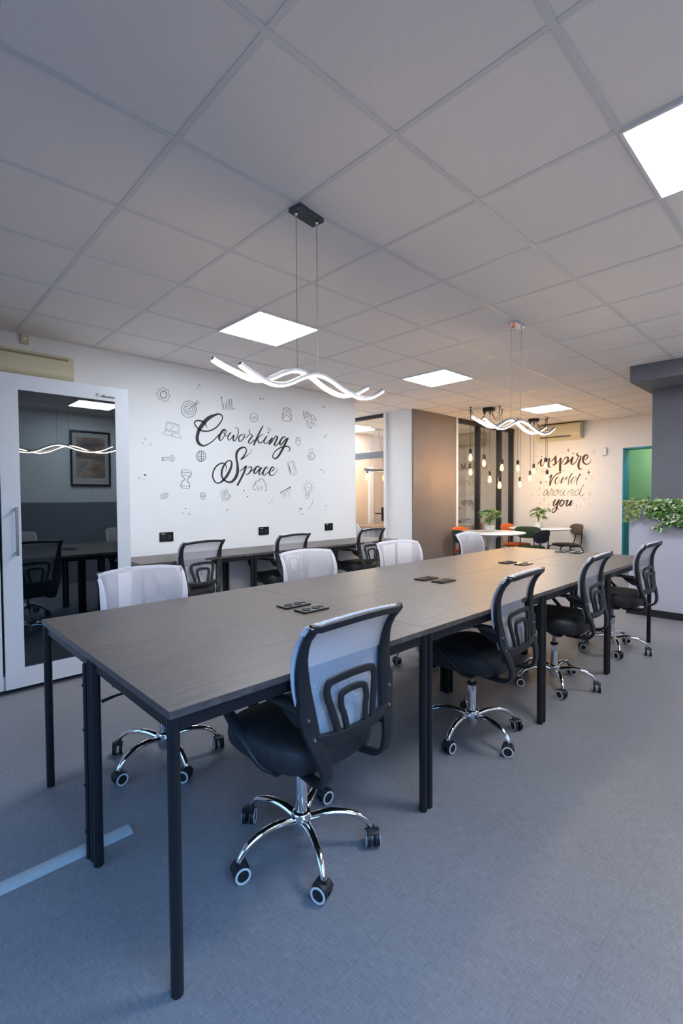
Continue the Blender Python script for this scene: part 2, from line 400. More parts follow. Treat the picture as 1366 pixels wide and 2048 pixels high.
# glass front and door beside the pillar
g = struct('door_2', box(nb(), 5.80, 5.86, 5.04, 6.95, 2.565, CE-.001), 'black_metal')
obj('transom', box(nb(), 5.80, 5.86, 5.04, 6.95, 1.93, 2.03), mat('grey_transom', (.16, .18, .21), .5), g)
obj('jamb', box(nb(), 5.79, 5.87, 4.99, 5.04, 0, CE-.001), 'white_plastic', g)
obj('pane', box(nb(), 5.827, 5.833, 5.04, 6.95, 2.03, 2.565), 'glass', g)
obj('door_leaf', box(nb(), 5.826, 5.834, 5.05, 5.98, .01, 1.93), 'glass', g)
obj('pane', box(nb(), 5.827, 5.833, 6.0, 6.95, .01, 1.93), 'glass', g)
bm = nb(); box(bm, 5.79, 5.83, 5.05, 5.09, .92, 1.14); box(bm, 5.755, 5.775, 5.07, 5.19, 1.03, 1.05); box(bm, 5.775, 5.79, 5.07, 5.085, 1.032, 1.048)
obj('door_handle', bm, 'black_metal', g)

MURAL=[
('painted_word','large black brush script word Coworking painted on white wall','A',[('o',[(2484,2019,2481,2018),(2476,2046,2469,2042),(2459,2072,2450,2064),(2434,2089,2426,2076),(2408,2096,2404,2079),(2373,2094,2375,2078),(2344,2078,2355,2070),(2336,2052,2350,2054),(2347,2028,2359,2036),(2368,2007,2377,2017),(2401,1986,2408,1999),(2444,1978,2446,1993),(2487,1982,2485,1996),(2540,2000,2533,2013),(2593,2035,2582,2045),(2637,2083,2625,2090),(2664,2130,2652,2133),(2667,2157,2654,2153),(2650,2182,2641,2170),(2611,2188,2612,2171),(2568,2175,2577,2153),(2512,2154,2531,2125),(2460,2117,2491,2091),(2416,2066,2452,2044),(2379,2010,2414,1996),(2359,1955,2393,1950),(2351,1906,2387,1910),(2361,1864,2392,1879),(2389,1836,2407,1858),(2429,1827,2432,1846),(2466,1836,2461,1849),(2513,1863,2506,1873),(2556,1896,2548,1904),(2599,1938,2590,1945),(2626,1967,2615,1974)]),('o',[(2704,2020,2700,2013),(2682,2031,2682,2017),(2652,2019,2669,2006),(2627,1984,2650,1975),(2608,1950,2634,1945),(2607,1920,2630,1925),(2627,1900,2630,1912),(2654,1914,2647,1920),(2681,1950,2673,1954),(2704,1988,2695,1990),(2710,2014,2699,2011),(2696,2031,2686,2023)]),('o',[(2679,2016,2690,2013),(2670,1994,2681,1995),(2680,1966,2688,1971),(2703,1953,2704,1962),(2733,1965,2727,1972),(2750,1983,2742,1988),(2765,1999,2754,2005)]),('o',[(2753,2006,2765,1998),(2735,1984,2748,1978),(2719,1953,2732,1951),(2718,1927,2730,1931),(2735,1912,2736,1921),(2759,1927,2753,1932),(2784,1954,2774,1960),(2805,1974,2794,1982)]),('o',[(2792,1979,2807,1977),(2780,1947,2800,1945),(2779,1919,2796,1925),(2801,1906,2800,1916),(2824,1927,2814,1931),(2848,1973,2837,1975),(2858,2019,2847,2018),(2847,2051,2840,2046),(2821,2061,2820,2056),(2800,2049,2801,2048)]),('o',[(2899,1991,2900,1983),(2876,1988,2885,1979),(2852,1960,2867,1956),(2846,1928,2863,1932),(2866,1906,2870,1917),(2898,1922,2889,1929),(2927,1957,2917,1961),(2938,1989,2927,1988),(2921,2004,2920,1998),(2904,1990,2908,1989),(2906,1969,2911,1972),(2925,1955,2928,1960),(2952,1957,2948,1962),(2977,1979,2970,1984),(2999,1999,2992,2004)]),('o',[(3003,2056,3008,2052),(2986,2042,2997,2041),(2991,2015,3000,2020),(3010,1998,3019,2005),(3023,1988,3039,1989),(3006,1967,3022,1959),(2978,1936,2997,1929),(2974,1905,2990,1911),(3002,1895,3000,1904),(3029,1914,3021,1921),(3060,1942,3049,1950)]),('o',[(3171,2116,3182,2112),(3135,2067,3153,2061),(3093,1998,3115,1991),(3057,1934,3081,1927),(3037,1885,3055,1880)]),('o',[(3178,2001,3177,2000),(3168,2018,3167,2011),(3140,2005,3146,1999),(3104,1973,3113,1968),(3093,1953,3108,1954),(3103,1921,3117,1930),(3132,1909,3132,1921),(3166,1928,3158,1935),(3189,1954,3181,1958),(3231,2000,3220,2006)]),('o',[(3219,2006,3233,2000),(3187,1959,3203,1954),(3176,1926,3193,1929),(3199,1909,3200,1919),(3233,1925,3227,1932),(3270,1955,3262,1962),(3308,1984,3296,1993)]),('o',[(3296,1990,3313,1983),(3265,1951,3287,1942),(3239,1911,3260,1903)]),('o',[(3260,1902,3249,1909),(3302,1941,3291,1947),(3344,1994,3332,2001),(3365,2003,3368,2018),(3363,1998,3386,1995),(3336,1951,3359,1945),(3317,1913,3341,1913),(3342,1891,3342,1902),(3373,1912,3364,1919),(3411,1949,3399,1956)]),('o',[(3502,1998,3496,1994),(3482,2017,3479,2006),(3441,2009,3456,1996),(3404,1965,3428,1958),(3393,1926,3417,1928),(3416,1904,3414,1917),(3449,1929,3436,1938),(3492,1970,3478,1981),(3540,1999,3529,2011)]),('o',[(3521,2003,3537,1998),(3483,1955,3509,1946),(3448,1902,3478,1892),(3417,1849,3444,1838),(3377,1792,3399,1779),(3341,1760,3350,1743),(3320,1762,3309,1751),(3312,1781,3297,1781),(3331,1817,3320,1823),(3372,1852,3363,1861),(3424,1879,3417,1892),(3475,1892,3472,1907),(3520,1898,3525,1912),(3545,1883,3559,1889),(3544,1861,3554,1858),(3529,1850,3531,1845),(3511,1852,3511,1850)])]),
('painted_wifi_symbol','small wifi arcs over a dot above the letter i in Coworking','A',[('c',[(3246,2040,3257,2041),(3246,2040,3251,2033),(3246,2040,3241,2032),(3246,2040,3236,2039),(3246,2040,3241,2047),(3246,2040,3252,2048)]),('o',[(3244,2059,3245,2062),(3256,2058,3258,2061),(3263,2049,3266,2051)]),('o',[(3232,2070,3231,2074),(3251,2074,3253,2078),(3268,2057,3271,2060)]),('o',[(3227,2083,3226,2087),(3252,2090,3252,2095),(3273,2083,3277,2086),(3280,2067,3284,2069)])]),
('painted_word','black brush script word Space with looping S painted below Coworking','A',[('o',[(3026,1847,3029,1846),(3006,1812,3010,1810),(2967,1775,2972,1770),(2919,1746,2925,1738),(2874,1723,2882,1712)]),('o',[(2882,1714,2873,1721),(2925,1753,2910,1762),(2954,1797,2938,1802),(2958,1829,2944,1826),(2940,1857,2931,1844),(2903,1860,2907,1841),(2859,1843,2876,1825),(2822,1806,2849,1795),(2809,1760,2837,1760),(2814,1707,2840,1711),(2822,1660,2850,1664),(2820,1614,2855,1615),(2814,1567,2850,1559),(2789,1519,2819,1503),(2760,1487,2775,1466),(2732,1478,2731,1458),(2696,1485,2687,1470),(2669,1505,2654,1494),(2655,1533,2634,1528),(2655,1568,2631,1569),(2665,1612,2644,1619),(2690,1655,2673,1664),(2717,1684,2708,1695),(2742,1693,2745,1706),(2754,1680,2773,1685),(2748,1645,2774,1641),(2724,1593,2752,1582),(2688,1539,2714,1524),(2652,1497,2671,1480),(2622,1472,2631,1457),(2597,1463,2595,1449),(2572,1472,2561,1462),(2552,1504,2536,1498),(2546,1539,2529,1539),(2559,1586,2543,1591),(2588,1627,2575,1637),(2624,1652,2617,1665),(2655,1661,2656,1675),(2681,1653,2690,1662),(2693,1632,2704,1634),(2693,1602,2699,1601),(2684,1580,2685,1580)]),('o',[(2859,1587,2856,1593),(2896,1603,2889,1611),(2925,1628,2916,1636),(2952,1648,2941,1658)]),('o',[(2933,1654,2960,1648),(2908,1590,2932,1582),(2866,1513,2888,1504),(2820,1437,2840,1428)]),('o',[(2967,1625,2964,1630),(2997,1638,2995,1648),(3010,1635,3025,1640),(3002,1612,3018,1606),(2975,1576,2987,1567),(2952,1558,2953,1551),(2930,1568,2928,1564)]),('o',[(2979,1565,2973,1570),(3022,1598,3016,1604),(3064,1623,3058,1631)]),('o',[(3130,1639,3125,1634),(3107,1659,3104,1645),(3068,1648,3085,1634),(3042,1611,3065,1604),(3036,1580,3057,1581),(3056,1563,3055,1574),(3085,1580,3075,1588),(3126,1617,3114,1627),(3157,1639,3148,1648)]),('o',[(3142,1643,3157,1636),(3115,1609,3134,1602),(3100,1573,3119,1572),(3120,1555,3118,1565),(3153,1574,3145,1581),(3187,1602,3171,1613)]),('o',[(3227,1619,3222,1620),(3238,1639,3231,1638),(3222,1656,3222,1645),(3191,1643,3208,1632),(3163,1602,3185,1596),(3156,1569,3176,1571),(3178,1548,3178,1559),(3217,1568,3210,1575),(3250,1593,3239,1602)]),('o',[(3283,1596,3277,1601),(3317,1617,3305,1624),(3326,1646,3313,1642),(3299,1661,3304,1647),(3265,1636,3285,1627),(3245,1595,3269,1592),(3252,1560,3272,1569),(3285,1548,3284,1559),(3324,1565,3318,1571),(3355,1600,3349,1602),(3376,1648,3372,1649)])]),
('painted_gear','line drawing of a toothed gear at the top left of the mural','A',[('c',[(2054,2301,2060,2302),(2050,2284,2055,2282),(2039,2272,2042,2267),(2025,2266,2025,2260),(2010,2268,2007,2262),(2000,2277,1995,2274),(1996,2293,1990,2292),(2001,2309,1995,2311),(2011,2322,2008,2326),(2026,2328,2026,2334),(2040,2326,2043,2331),(2050,2316,2056,2320)]),('pc',[(2013,2363,2012,2366),(2037,2360,2039,2363),(2041,2343,2045,2346),(2056,2341,2055,2345),(2064,2350,2066,2354),(2077,2339,2081,2340),(2070,2324,2074,2324),(2074,2313,2077,2316),(2088,2303,2092,2305),(2088,2287,2091,2286),(2075,2284,2078,2281),(2065,2267,2069,2268),(2076,2253,2080,2253),(2063,2241,2063,2237),(2053,2253,2052,2249),(2036,2245,2039,2243),(2034,2228,2037,2225),(2019,2229,2016,2226),(2014,2247,2011,2244),(1998,2251,1998,2247),(1988,2243,1986,2239),(1975,2257,1971,2256),(1983,2273,1979,2272),(1973,2286,1971,2282),(1956,2284,1953,2282),(1956,2303,1953,2305),(1972,2307,1969,2309),(1982,2325,1978,2325),(1973,2338,1969,2337),(1984,2351,1984,2355),(1995,2341,1997,2345),(2012,2348,2009,2350)])]),
('painted_target','line drawing of a round target with an arrow in its centre','A',[('c',[(2360,2199,2366,2200),(2349,2158,2354,2156),(2320,2125,2323,2121),(2281,2110,2281,2105),(2242,2116,2239,2112),(2215,2142,2210,2139),(2206,2180,2200,2180),(2216,2221,2212,2222),(2245,2253,2242,2257),(2283,2269,2284,2274),(2322,2264,2325,2268),(2351,2238,2356,2241)]),('c',[(2341,2199,2346,2199),(2334,2171,2338,2170),(2313,2149,2315,2146),(2286,2139,2286,2135),(2259,2143,2256,2139),(2239,2160,2235,2157),(2232,2185,2228,2185),(2240,2212,2236,2214),(2260,2234,2258,2237),(2287,2244,2287,2249),(2314,2241,2317,2245),(2334,2224,2339,2227)]),('c',[(2320,2196,2324,2197),(2315,2179,2319,2177),(2302,2165,2304,2162),(2285,2159,2285,2154),(2268,2161,2265,2157),(2256,2171,2251,2169),(2251,2188,2247,2187),(2256,2205,2252,2207),(2269,2218,2266,2222),(2286,2225,2286,2229),(2303,2223,2305,2227),(2315,2212,2320,2215)]),('c',[(2300,2191,2303,2191),(2298,2185,2301,2183),(2293,2179,2295,2177),(2287,2177,2287,2174),(2281,2178,2279,2175),(2276,2182,2274,2180),(2275,2188,2272,2188),(2277,2194,2274,2195),(2281,2199,2280,2202),(2287,2202,2287,2205),(2294,2201,2295,2204),(2298,2197,2301,2199)]),('p',[(2289,2191,2286,2193),(2347,2244,2344,2247)]),('p',[(2378,2288,2381,2285),(2354,2270,2357,2267),(2343,2243,2347,2247),(2376,2247,2374,2251),(2398,2273,2397,2268),(2353,2254,2354,2250)]),('p',[(2363,2257,2360,2259),(2381,2286,2378,2287)])]),
('painted_laptop','line drawing of an open laptop left of the big letter C','A',[('p',[(2044,1960,2040,1959),(2048,2030,2045,2031),(2056,2041,2056,2044),(2169,2024,2170,2027),(2179,2015,2182,2016),(2174,1936,2177,1936)]),('pc',[(2052,1965,2050,1962),(2058,2028,2057,2031),(2168,2013,2170,2016),(2162,1951,2163,1947)]),('p',[(2039,1955,2041,1953),(2009,1929,2012,1928),(2015,1917,2016,1920),(2191,1889,2192,1892),(2201,1899,2198,1898),(2176,1934,2175,1931),(2042,1957,2041,1955)]),('p',[(2092,1920,2094,1926),(2114,1917,2116,1923)]),('p',[(2078,1994,2077,1995),(2100,2012,2099,2014)]),('p',[(2087,1970,2085,1972),(2134,2004,2132,2007)])]),
('painted_key','line drawing of a key pointing left below the laptop drawing','A',[('p',[(2001,1690,2001,1694),(2073,1694,2073,1698),(2081,1704,2078,1706)]),('o',[(2080,1703,2078,1706),(2098,1714,2098,1718),(2119,1708,2122,1710),(2124,1688,2128,1688),(2116,1667,2119,1665),(2097,1661,2096,1657),(2082,1671,2079,1668),(2074,1680,2071,1678)]),('p',[(2073,1681,2073,1677),(2044,1679,2045,1676),(2037,1661,2040,1659),(2030,1661,2027,1658),(2028,1674,2025,1672),(2017,1676,2020,1673),(2011,1660,2013,1657),(2003,1661,1999,1659),(2003,1692,1999,1692)]),('p',[(1998,1691,2005,1691),(1998,1662,2005,1662)]),('c',[(2107,1686,2111,1686),(2106,1679,2109,1678),(2102,1674,2104,1671),(2098,1672,2098,1668),(2095,1673,2092,1671),(2091,1678,2088,1677),(2090,1685,2086,1685),(2091,1692,2088,1693),(2095,1697,2093,1699),(2099,1698,2099,1702),(2102,1697,2105,1700),(2106,1692,2109,1694)])]),
('painted_globe','line drawing of a globe grid below the big letter C','A',[('c',[(2462,1731,2467,1731),(2454,1705,2459,1703),(2434,1685,2437,1681),(2408,1677,2408,1672),(2382,1682,2380,1678),(2363,1700,2359,1697),(2357,1725,2352,1725),(2364,1751,2359,1753),(2384,1771,2381,1775),(2410,1779,2410,1784),(2436,1774,2438,1778),(2455,1756,2460,1759)]),('p',[(2409,1780,2415,1781),(2407,1676,2414,1676)]),('c',[(2437,1729,2442,1730),(2433,1704,2437,1702),(2421,1684,2425,1682),(2407,1677,2407,1673),(2393,1683,2389,1680),(2382,1701,2377,1699),(2378,1726,2373,1726),(2383,1752,2378,1753),(2394,1771,2390,1774),(2408,1778,2408,1783),(2423,1773,2426,1776),(2433,1755,2438,1757)]),('p',[(2356,1723,2357,1727),(2464,1726,2464,1730)]),('o',[(2372,1750,2373,1753),(2408,1748,2408,1751),(2446,1752,2446,1755)]),('o',[(2372,1695,2371,1698),(2407,1702,2407,1705),(2445,1699,2445,1702)])]),
('painted_hourglass','line drawing of an hourglass left of the word Space','A',[('o',[(2196,1580,2202,1580),(2191,1548,2198,1548),(2202,1519,2207,1522),(2220,1496,2226,1498),(2218,1482,2223,1479),(2195,1462,2200,1459),(2183,1429,2189,1428),(2185,1410,2191,1411)]),('o',[(2298,1556,2305,1555),(2291,1528,2297,1526),(2279,1512,2283,1508),(2250,1487,2255,1484),(2252,1472,2258,1475),(2269,1452,2275,1455),(2277,1429,2283,1430),(2274,1405,2281,1405)]),('o',[(2200,1578,2199,1582),(2222,1585,2223,1589),(2269,1579,2270,1582),(2296,1566,2299,1569),(2299,1555,2303,1556)]),('o',[(2187,1408,2189,1412),(2211,1398,2212,1402),(2262,1393,2262,1397),(2279,1403,2276,1407)]),('o',[(2201,1556,2201,1560),(2247,1556,2248,1560),(2294,1549,2295,1553)]),('o',[(2207,1524,2206,1528),(2230,1530,2230,1534),(2259,1524,2261,1528),(2280,1510,2283,1514)]),('o',[(2192,1421,2192,1424),(2232,1420,2233,1423),(2275,1414,2276,1417)])]),
('painted_speech_bubble','small line drawing of a speech bubble at the lower left of the mural','A',[('oc',[(1982,1313,1978,1313),(1990,1331,1987,1334),(2013,1342,2012,1346),(2036,1348,2037,1352),(2051,1333,2055,1335),(2051,1320,2054,1318),(2036,1308,2040,1306),(2033,1293,2034,1289),(2026,1305,2026,1301),(2000,1295,2000,1292),(1986,1303,1983,1300)]),('p',[(1993,1320,1992,1322),(2041,1335,2040,1337)]),('p',[(1997,1310,1996,1312),(2045,1325,2044,1328)]),('p',[(2000,1302,2000,1304),(2033,1312,2032,1314)])]),
('painted_at_sign','small at sign drawn below the globe','A',[('o',[(2442,1301,2445,1297),(2426,1290,2425,1286),(2403,1305,2399,1302),(2394,1326,2389,1326),(2403,1347,2400,1350),(2422,1355,2422,1359),(2443,1345,2446,1348),(2448,1326,2453,1326),(2442,1313,2445,1310),(2434,1313,2430,1311),(2433,1335,2428,1334)]),('c',[(2428,1323,2432,1323),(2425,1316,2428,1313),(2418,1313,2418,1309),(2412,1316,2408,1313),(2409,1323,2405,1323),(2412,1331,2409,1333),(2418,1334,2418,1337),(2425,1331,2428,1333)])]),
('painted_bar_chart','line drawing of a bar chart with three rising bars','A',[('p',[(2649,2356,2654,2357),(2663,2235,2668,2236)]),('p',[(2658,2233,2658,2237),(2805,2256,2805,2260)]),('c',[(2651,2356,2658,2357),(2650,2356,2654,2351),(2651,2356,2647,2350),(2651,2356,2643,2355),(2651,2356,2647,2362),(2650,2356,2654,2363)]),('c',[(2804,2257,2810,2258),(2804,2257,2807,2252),(2803,2257,2800,2251),(2803,2257,2797,2256),(2803,2257,2800,2261),(2804,2257,2807,2262)]),('pc',[(2678,2294,2674,2295),(2700,2298,2704,2300),(2702,2255,2706,2254),(2681,2251,2676,2249)]),('pc',[(2710,2326,2705,2327),(2734,2331,2739,2333),(2737,2263,2742,2262),(2717,2260,2712,2257)]),('pc',[(2747,2353,2741,2353),(2767,2356,2773,2359),(2775,2268,2781,2268),(2759,2266,2753,2263)])]),
('painted_check_mark','small check mark in a circle above the word Coworking','A',[('c',[(3102,2198,3107,2198),(3095,2174,3100,2172),(3077,2154,3080,2151),(3054,2146,3054,2142),(3030,2149,3027,2146),(3013,2165,3009,2162),(3007,2187,3002,2187),(3014,2211,3009,2212),(3031,2230,3028,2233),(3055,2239,3055,2243),(3079,2236,3081,2239),(3096,2220,3100,2223)]),('pc',[(3026,2189,3022,2187),(3036,2193,3038,2196),(3049,2181,3047,2184),(3076,2209,3073,2212),(3080,2205,3084,2203),(3047,2166,3048,2163)])]),
('painted_envelope','line drawing of an open envelope with a letter inside','A',[('p',[(3469,2276,3464,2275),(3465,2331,3459,2330),(3471,2344,3469,2348),(3513,2353,3513,2358),(3555,2352,3558,2357),(3567,2338,3573,2340),(3569,2287,3575,2288)]),('p',[(3475,2328,3476,2332),(3547,2326,3548,2330)]),('p',[(3477,2309,3478,2313),(3547,2308,3548,2313)]),('p',[(3478,2290,3479,2294),(3547,2287,3548,2291)]),('p',[(3445,2275,3451,2276),(3443,2213,3448,2214),(3462,2196,3464,2201),(3571,2203,3571,2208),(3582,2219,3576,2219),(3585,2287,3579,2286)]),('p',[(3452,2225,3448,2228),(3512,2272,3513,2276),(3577,2220,3582,2223)]),('p',[(3449,2276,3452,2279),(3486,2259,3489,2262)]),('p',[(3579,2286,3582,2283),(3538,2259,3540,2257)]),('p',[(3451,2276,3450,2279),(3468,2285,3466,2288)]),('p',[(3583,2288,3580,2285),(3571,2297,3568,2295)])]),
('painted_rocket','line drawing of a flying rocket at the upper right of the mural','A',[('o',[(3763,2345,3763,2349),(3808,2348,3810,2352),(3848,2331,3852,2335),(3879,2304,3884,2307),(3896,2266,3902,2267),(3893,2236,3898,2235),(3875,2219,3875,2215),(3821,2233,3818,2230),(3782,2268,3777,2266),(3768,2306,3763,2305),(3766,2347,3760,2347)]),('c',[(3840,2306,3845,2307),(3836,2291,3841,2290),(3824,2279,3827,2276),(3810,2273,3810,2269),(3796,2276,3793,2272),(3785,2285,3780,2283),(3781,2299,3776,2299),(3785,2314,3780,2315),(3797,2326,3794,2329),(3811,2332,3811,2336),(3825,2330,3828,2333),(3836,2320,3841,2322)]),('c',[(3827,2304,3831,2304),(3822,2291,3825,2289),(3811,2285,3811,2282),(3801,2288,3798,2286),(3796,2300,3792,2300),(3801,2313,3798,2314),(3812,2319,3812,2322),(3822,2315,3826,2318)]),('o',[(3821,2233,3818,2235),(3857,2257,3853,2258),(3881,2300,3877,2301)]),('o',[(3882,2303,3882,2308),(3919,2310,3921,2314),(3950,2289,3955,2292),(3971,2253,3976,2256)]),('o',[(3975,2256,3972,2253),(3944,2271,3943,2268),(3902,2267,3902,2263)]),('o',[(3817,2227,3822,2228),(3822,2187,3827,2189),(3852,2155,3855,2159),(3897,2150,3899,2154)]),('o',[(3900,2153,3896,2151),(3874,2184,3870,2182),(3865,2210,3861,2209)]),('p',[(3885,2210,3888,2213),(3921,2187,3923,2190),(3969,2176,3965,2178),(3948,2214,3944,2213),(3945,2241,3942,2239),(3914,2243,3913,2240)]),('p',[(3894,2220,3897,2224),(3926,2209,3924,2213),(3934,2234,3929,2234)])]),
('painted_mouse','small line drawing of a computer mouse right of Coworking','A',[('c',[(3711,1978,3716,1979),(3707,1954,3711,1953),(3693,1936,3697,1933),(3677,1928,3677,1925),(3662,1933,3658,1931),(3649,1950,3645,1948),(3645,1973,3640,1973),(3649,1998,3645,1998),(3663,2016,3659,2018),(3678,2023,3678,2027),(3694,2018,3697,2021),(3707,2002,3711,2004)]),('o',[(3643,1980,3644,1984),(3674,1976,3674,1979),(3711,1988,3710,1991)]),('p',[(3672,2002,3676,2002),(3672,1978,3676,1978)]),('c',[(3683,2013,3686,2014),(3680,2005,3683,2004),(3674,2002,3674,1999),(3669,2004,3665,2003),(3666,2012,3662,2012),(3669,2020,3665,2022),(3674,2024,3674,2027),(3680,2021,3683,2023)])]),
('painted_money_bag','small line drawing of a tied money bag with a euro sign','A',[('c',[(3937,1810,3944,1811),(3930,1790,3936,1787),(3911,1774,3915,1770),(3886,1768,3886,1762),(3861,1772,3858,1767),(3843,1785,3837,1782),(3837,1805,3830,1804),(3844,1825,3838,1827),(3862,1841,3859,1845),(3887,1847,3887,1853),(3912,1844,3915,1848),(3930,1830,3936,1833)]),('o',[(3865,1872,3862,1870),(3847,1884,3843,1883),(3856,1895,3855,1898),(3880,1892,3879,1896),(3906,1902,3907,1906),(3915,1888,3919,1888),(3901,1872,3905,1871)]),('p',[(3863,1866,3869,1867),(3865,1848,3871,1849)]),('p',[(3901,1869,3905,1870),(3903,1851,3908,1851)]),('o',[(3894,1830,3896,1826),(3871,1822,3875,1820),(3865,1804,3870,1805),(3880,1785,3882,1789),(3906,1790,3904,1794)]),('p',[(3857,1805,3857,1809),(3884,1807,3884,1810)])]),
('painted_phone','tilted line drawing of a mobile phone right of the word Space','A',[('oc',[(3519,1704,3515,1704),(3534,1720,3532,1723),(3592,1734,3593,1737),(3610,1723,3614,1725),(3630,1669,3634,1670),(3646,1615,3651,1615),(3642,1592,3645,1590),(3615,1576,3617,1573),(3576,1567,3575,1563),(3558,1578,3554,1576),(3539,1623,3535,1622),(3525,1669,3521,1669)]),('pc',[(3535,1700,3531,1701),(3595,1714,3599,1716),(3629,1607,3633,1606),(3573,1586,3569,1584)]),('p',[(3529,1696,3537,1697),(3543,1630,3551,1632),(3565,1586,3572,1588)]),('p',[(3575,1630,3573,1630),(3601,1676,3598,1676)])]),
('painted_light_bulb','line drawing of a light bulb with rays at the lower right of the mural','A',[('o',[(3800,1347,3795,1346),(3789,1379,3785,1378),(3780,1419,3775,1419),(3790,1450,3786,1452),(3836,1476,3835,1480),(3876,1459,3880,1461),(3890,1420,3895,1420),(3869,1384,3874,1382),(3845,1364,3850,1362),(3840,1339,3844,1338)]),('oc',[(3794,1348,3795,1345),(3782,1326,3786,1326),(3795,1293,3799,1295),(3813,1282,3812,1286),(3833,1297,3829,1299),(3847,1335,3842,1333)]),('p',[(3794,1329,3795,1332),(3841,1323,3842,1326)]),('o',[(3812,1347,3809,1346),(3802,1419,3799,1419),(3817,1432,3816,1435),(3835,1422,3835,1425),(3855,1430,3857,1433),(3862,1412,3866,1411),(3838,1379,3841,1378),(3824,1343,3828,1342)]),('p',[(3800,1523,3804,1524),(3807,1489,3811,1490)]),('p',[(3850,1517,3854,1516),(3844,1495,3848,1494)]),('p',[(3898,1502,3901,1500),(3879,1482,3882,1480)]),('p',[(3933,1479,3935,1476),(3908,1464,3911,1462)]),('p',[(3939,1434,3939,1431),(3909,1430,3910,1427)]),('p',[(3936,1401,3936,1398),(3912,1403,3912,1400)]),('p',[(3908,1364,3904,1362),(3895,1378,3891,1376)]),('p',[(3876,1343,3872,1342),(3871,1361,3867,1360)]),('p',[(3760,1486,3764,1487),(3771,1468,3774,1470)]),('p',[(3731,1437,3731,1440),(3762,1437,3762,1440)]),('p',[(3733,1395,3733,1398),(3762,1399,3761,1402)]),('p',[(3749,1359,3747,1362),(3773,1371,3770,1374)])]),
('painted_paper_plane','line drawing of a folded paper plane right of the cloud','A',[('p',[(3406,1350,3401,1357),(3567,1427,3562,1434)]),('pc',[(3560,1425,3563,1427),(3524,1302,3527,1300),(3479,1338,3476,1339)]),('p',[(3403,1352,3404,1355),(3452,1341,3450,1343),(3563,1425,3560,1427)]),('p',[(3449,1342,3453,1343),(3472,1290,3473,1293),(3482,1334,3478,1335)])]),
('painted_document','line drawing of a ruled page with a check mark below Space','A',[('p',[(2721,1329,2716,1328),(2703,1394,2701,1390),(2627,1370,2631,1369),(2649,1270,2653,1272),(2706,1275,2706,1279)]),('p',[(2646,1360,2646,1363),(2694,1369,2694,1373)]),('p',[(2651,1345,2650,1349),(2699,1354,2698,1358)]),('p',[(2655,1331,2654,1335),(2701,1340,2701,1343)]),('p',[(2658,1316,2657,1320),(2698,1323,2697,1327)]),('p',[(2661,1303,2660,1306),(2685,1305,2685,1309)]),('p',[(2664,1287,2663,1291),(2685,1291,2684,1294)]),('pc',[(2693,1297,2689,1295),(2704,1305,2704,1309),(2714,1294,2711,1298),(2740,1333,2736,1336),(2748,1329,2753,1328),(2720,1278,2723,1274)])]),
('painted_cloud','line drawing of a cloud holding an up arrow and a down arrow','A',[('o',[(3072,1391,3070,1386),(3046,1396,3042,1392),(3035,1417,3029,1417),(3047,1438,3043,1442),(3073,1444,3071,1449)]),('o',[(3075,1447,3069,1445),(3069,1469,3062,1469),(3080,1485,3078,1490),(3112,1482,3113,1487)]),('o',[(3115,1483,3109,1485),(3123,1506,3118,1509),(3145,1514,3145,1519),(3170,1501,3175,1504),(3183,1467,3189,1469)]),('o',[(3184,1466,3188,1470),(3202,1456,3208,1458),(3197,1428,3203,1427)]),('o',[(3197,1426,3202,1429),(3213,1407,3219,1408),(3208,1386,3212,1382),(3185,1386,3185,1381)]),('pc',[(3096,1430,3096,1434),(3112,1407,3116,1408),(3102,1408,3107,1407),(3100,1384,3104,1382),(3092,1384,3088,1382),(3091,1408,3087,1407),(3081,1407,3076,1408)]),('pc',[(3139,1430,3135,1432),(3149,1430,3153,1432),(3148,1405,3153,1406),(3157,1404,3162,1404),(3143,1383,3143,1379),(3130,1404,3125,1403),(3139,1405,3134,1406)])]),
('painted_flourish','faint curved pencil stroke under the light bulb drawing','A',[('o',[(3901,1277,3904,1277),(3897,1241,3902,1240),(3868,1193,3871,1191),(3830,1153,3834,1151)])]),
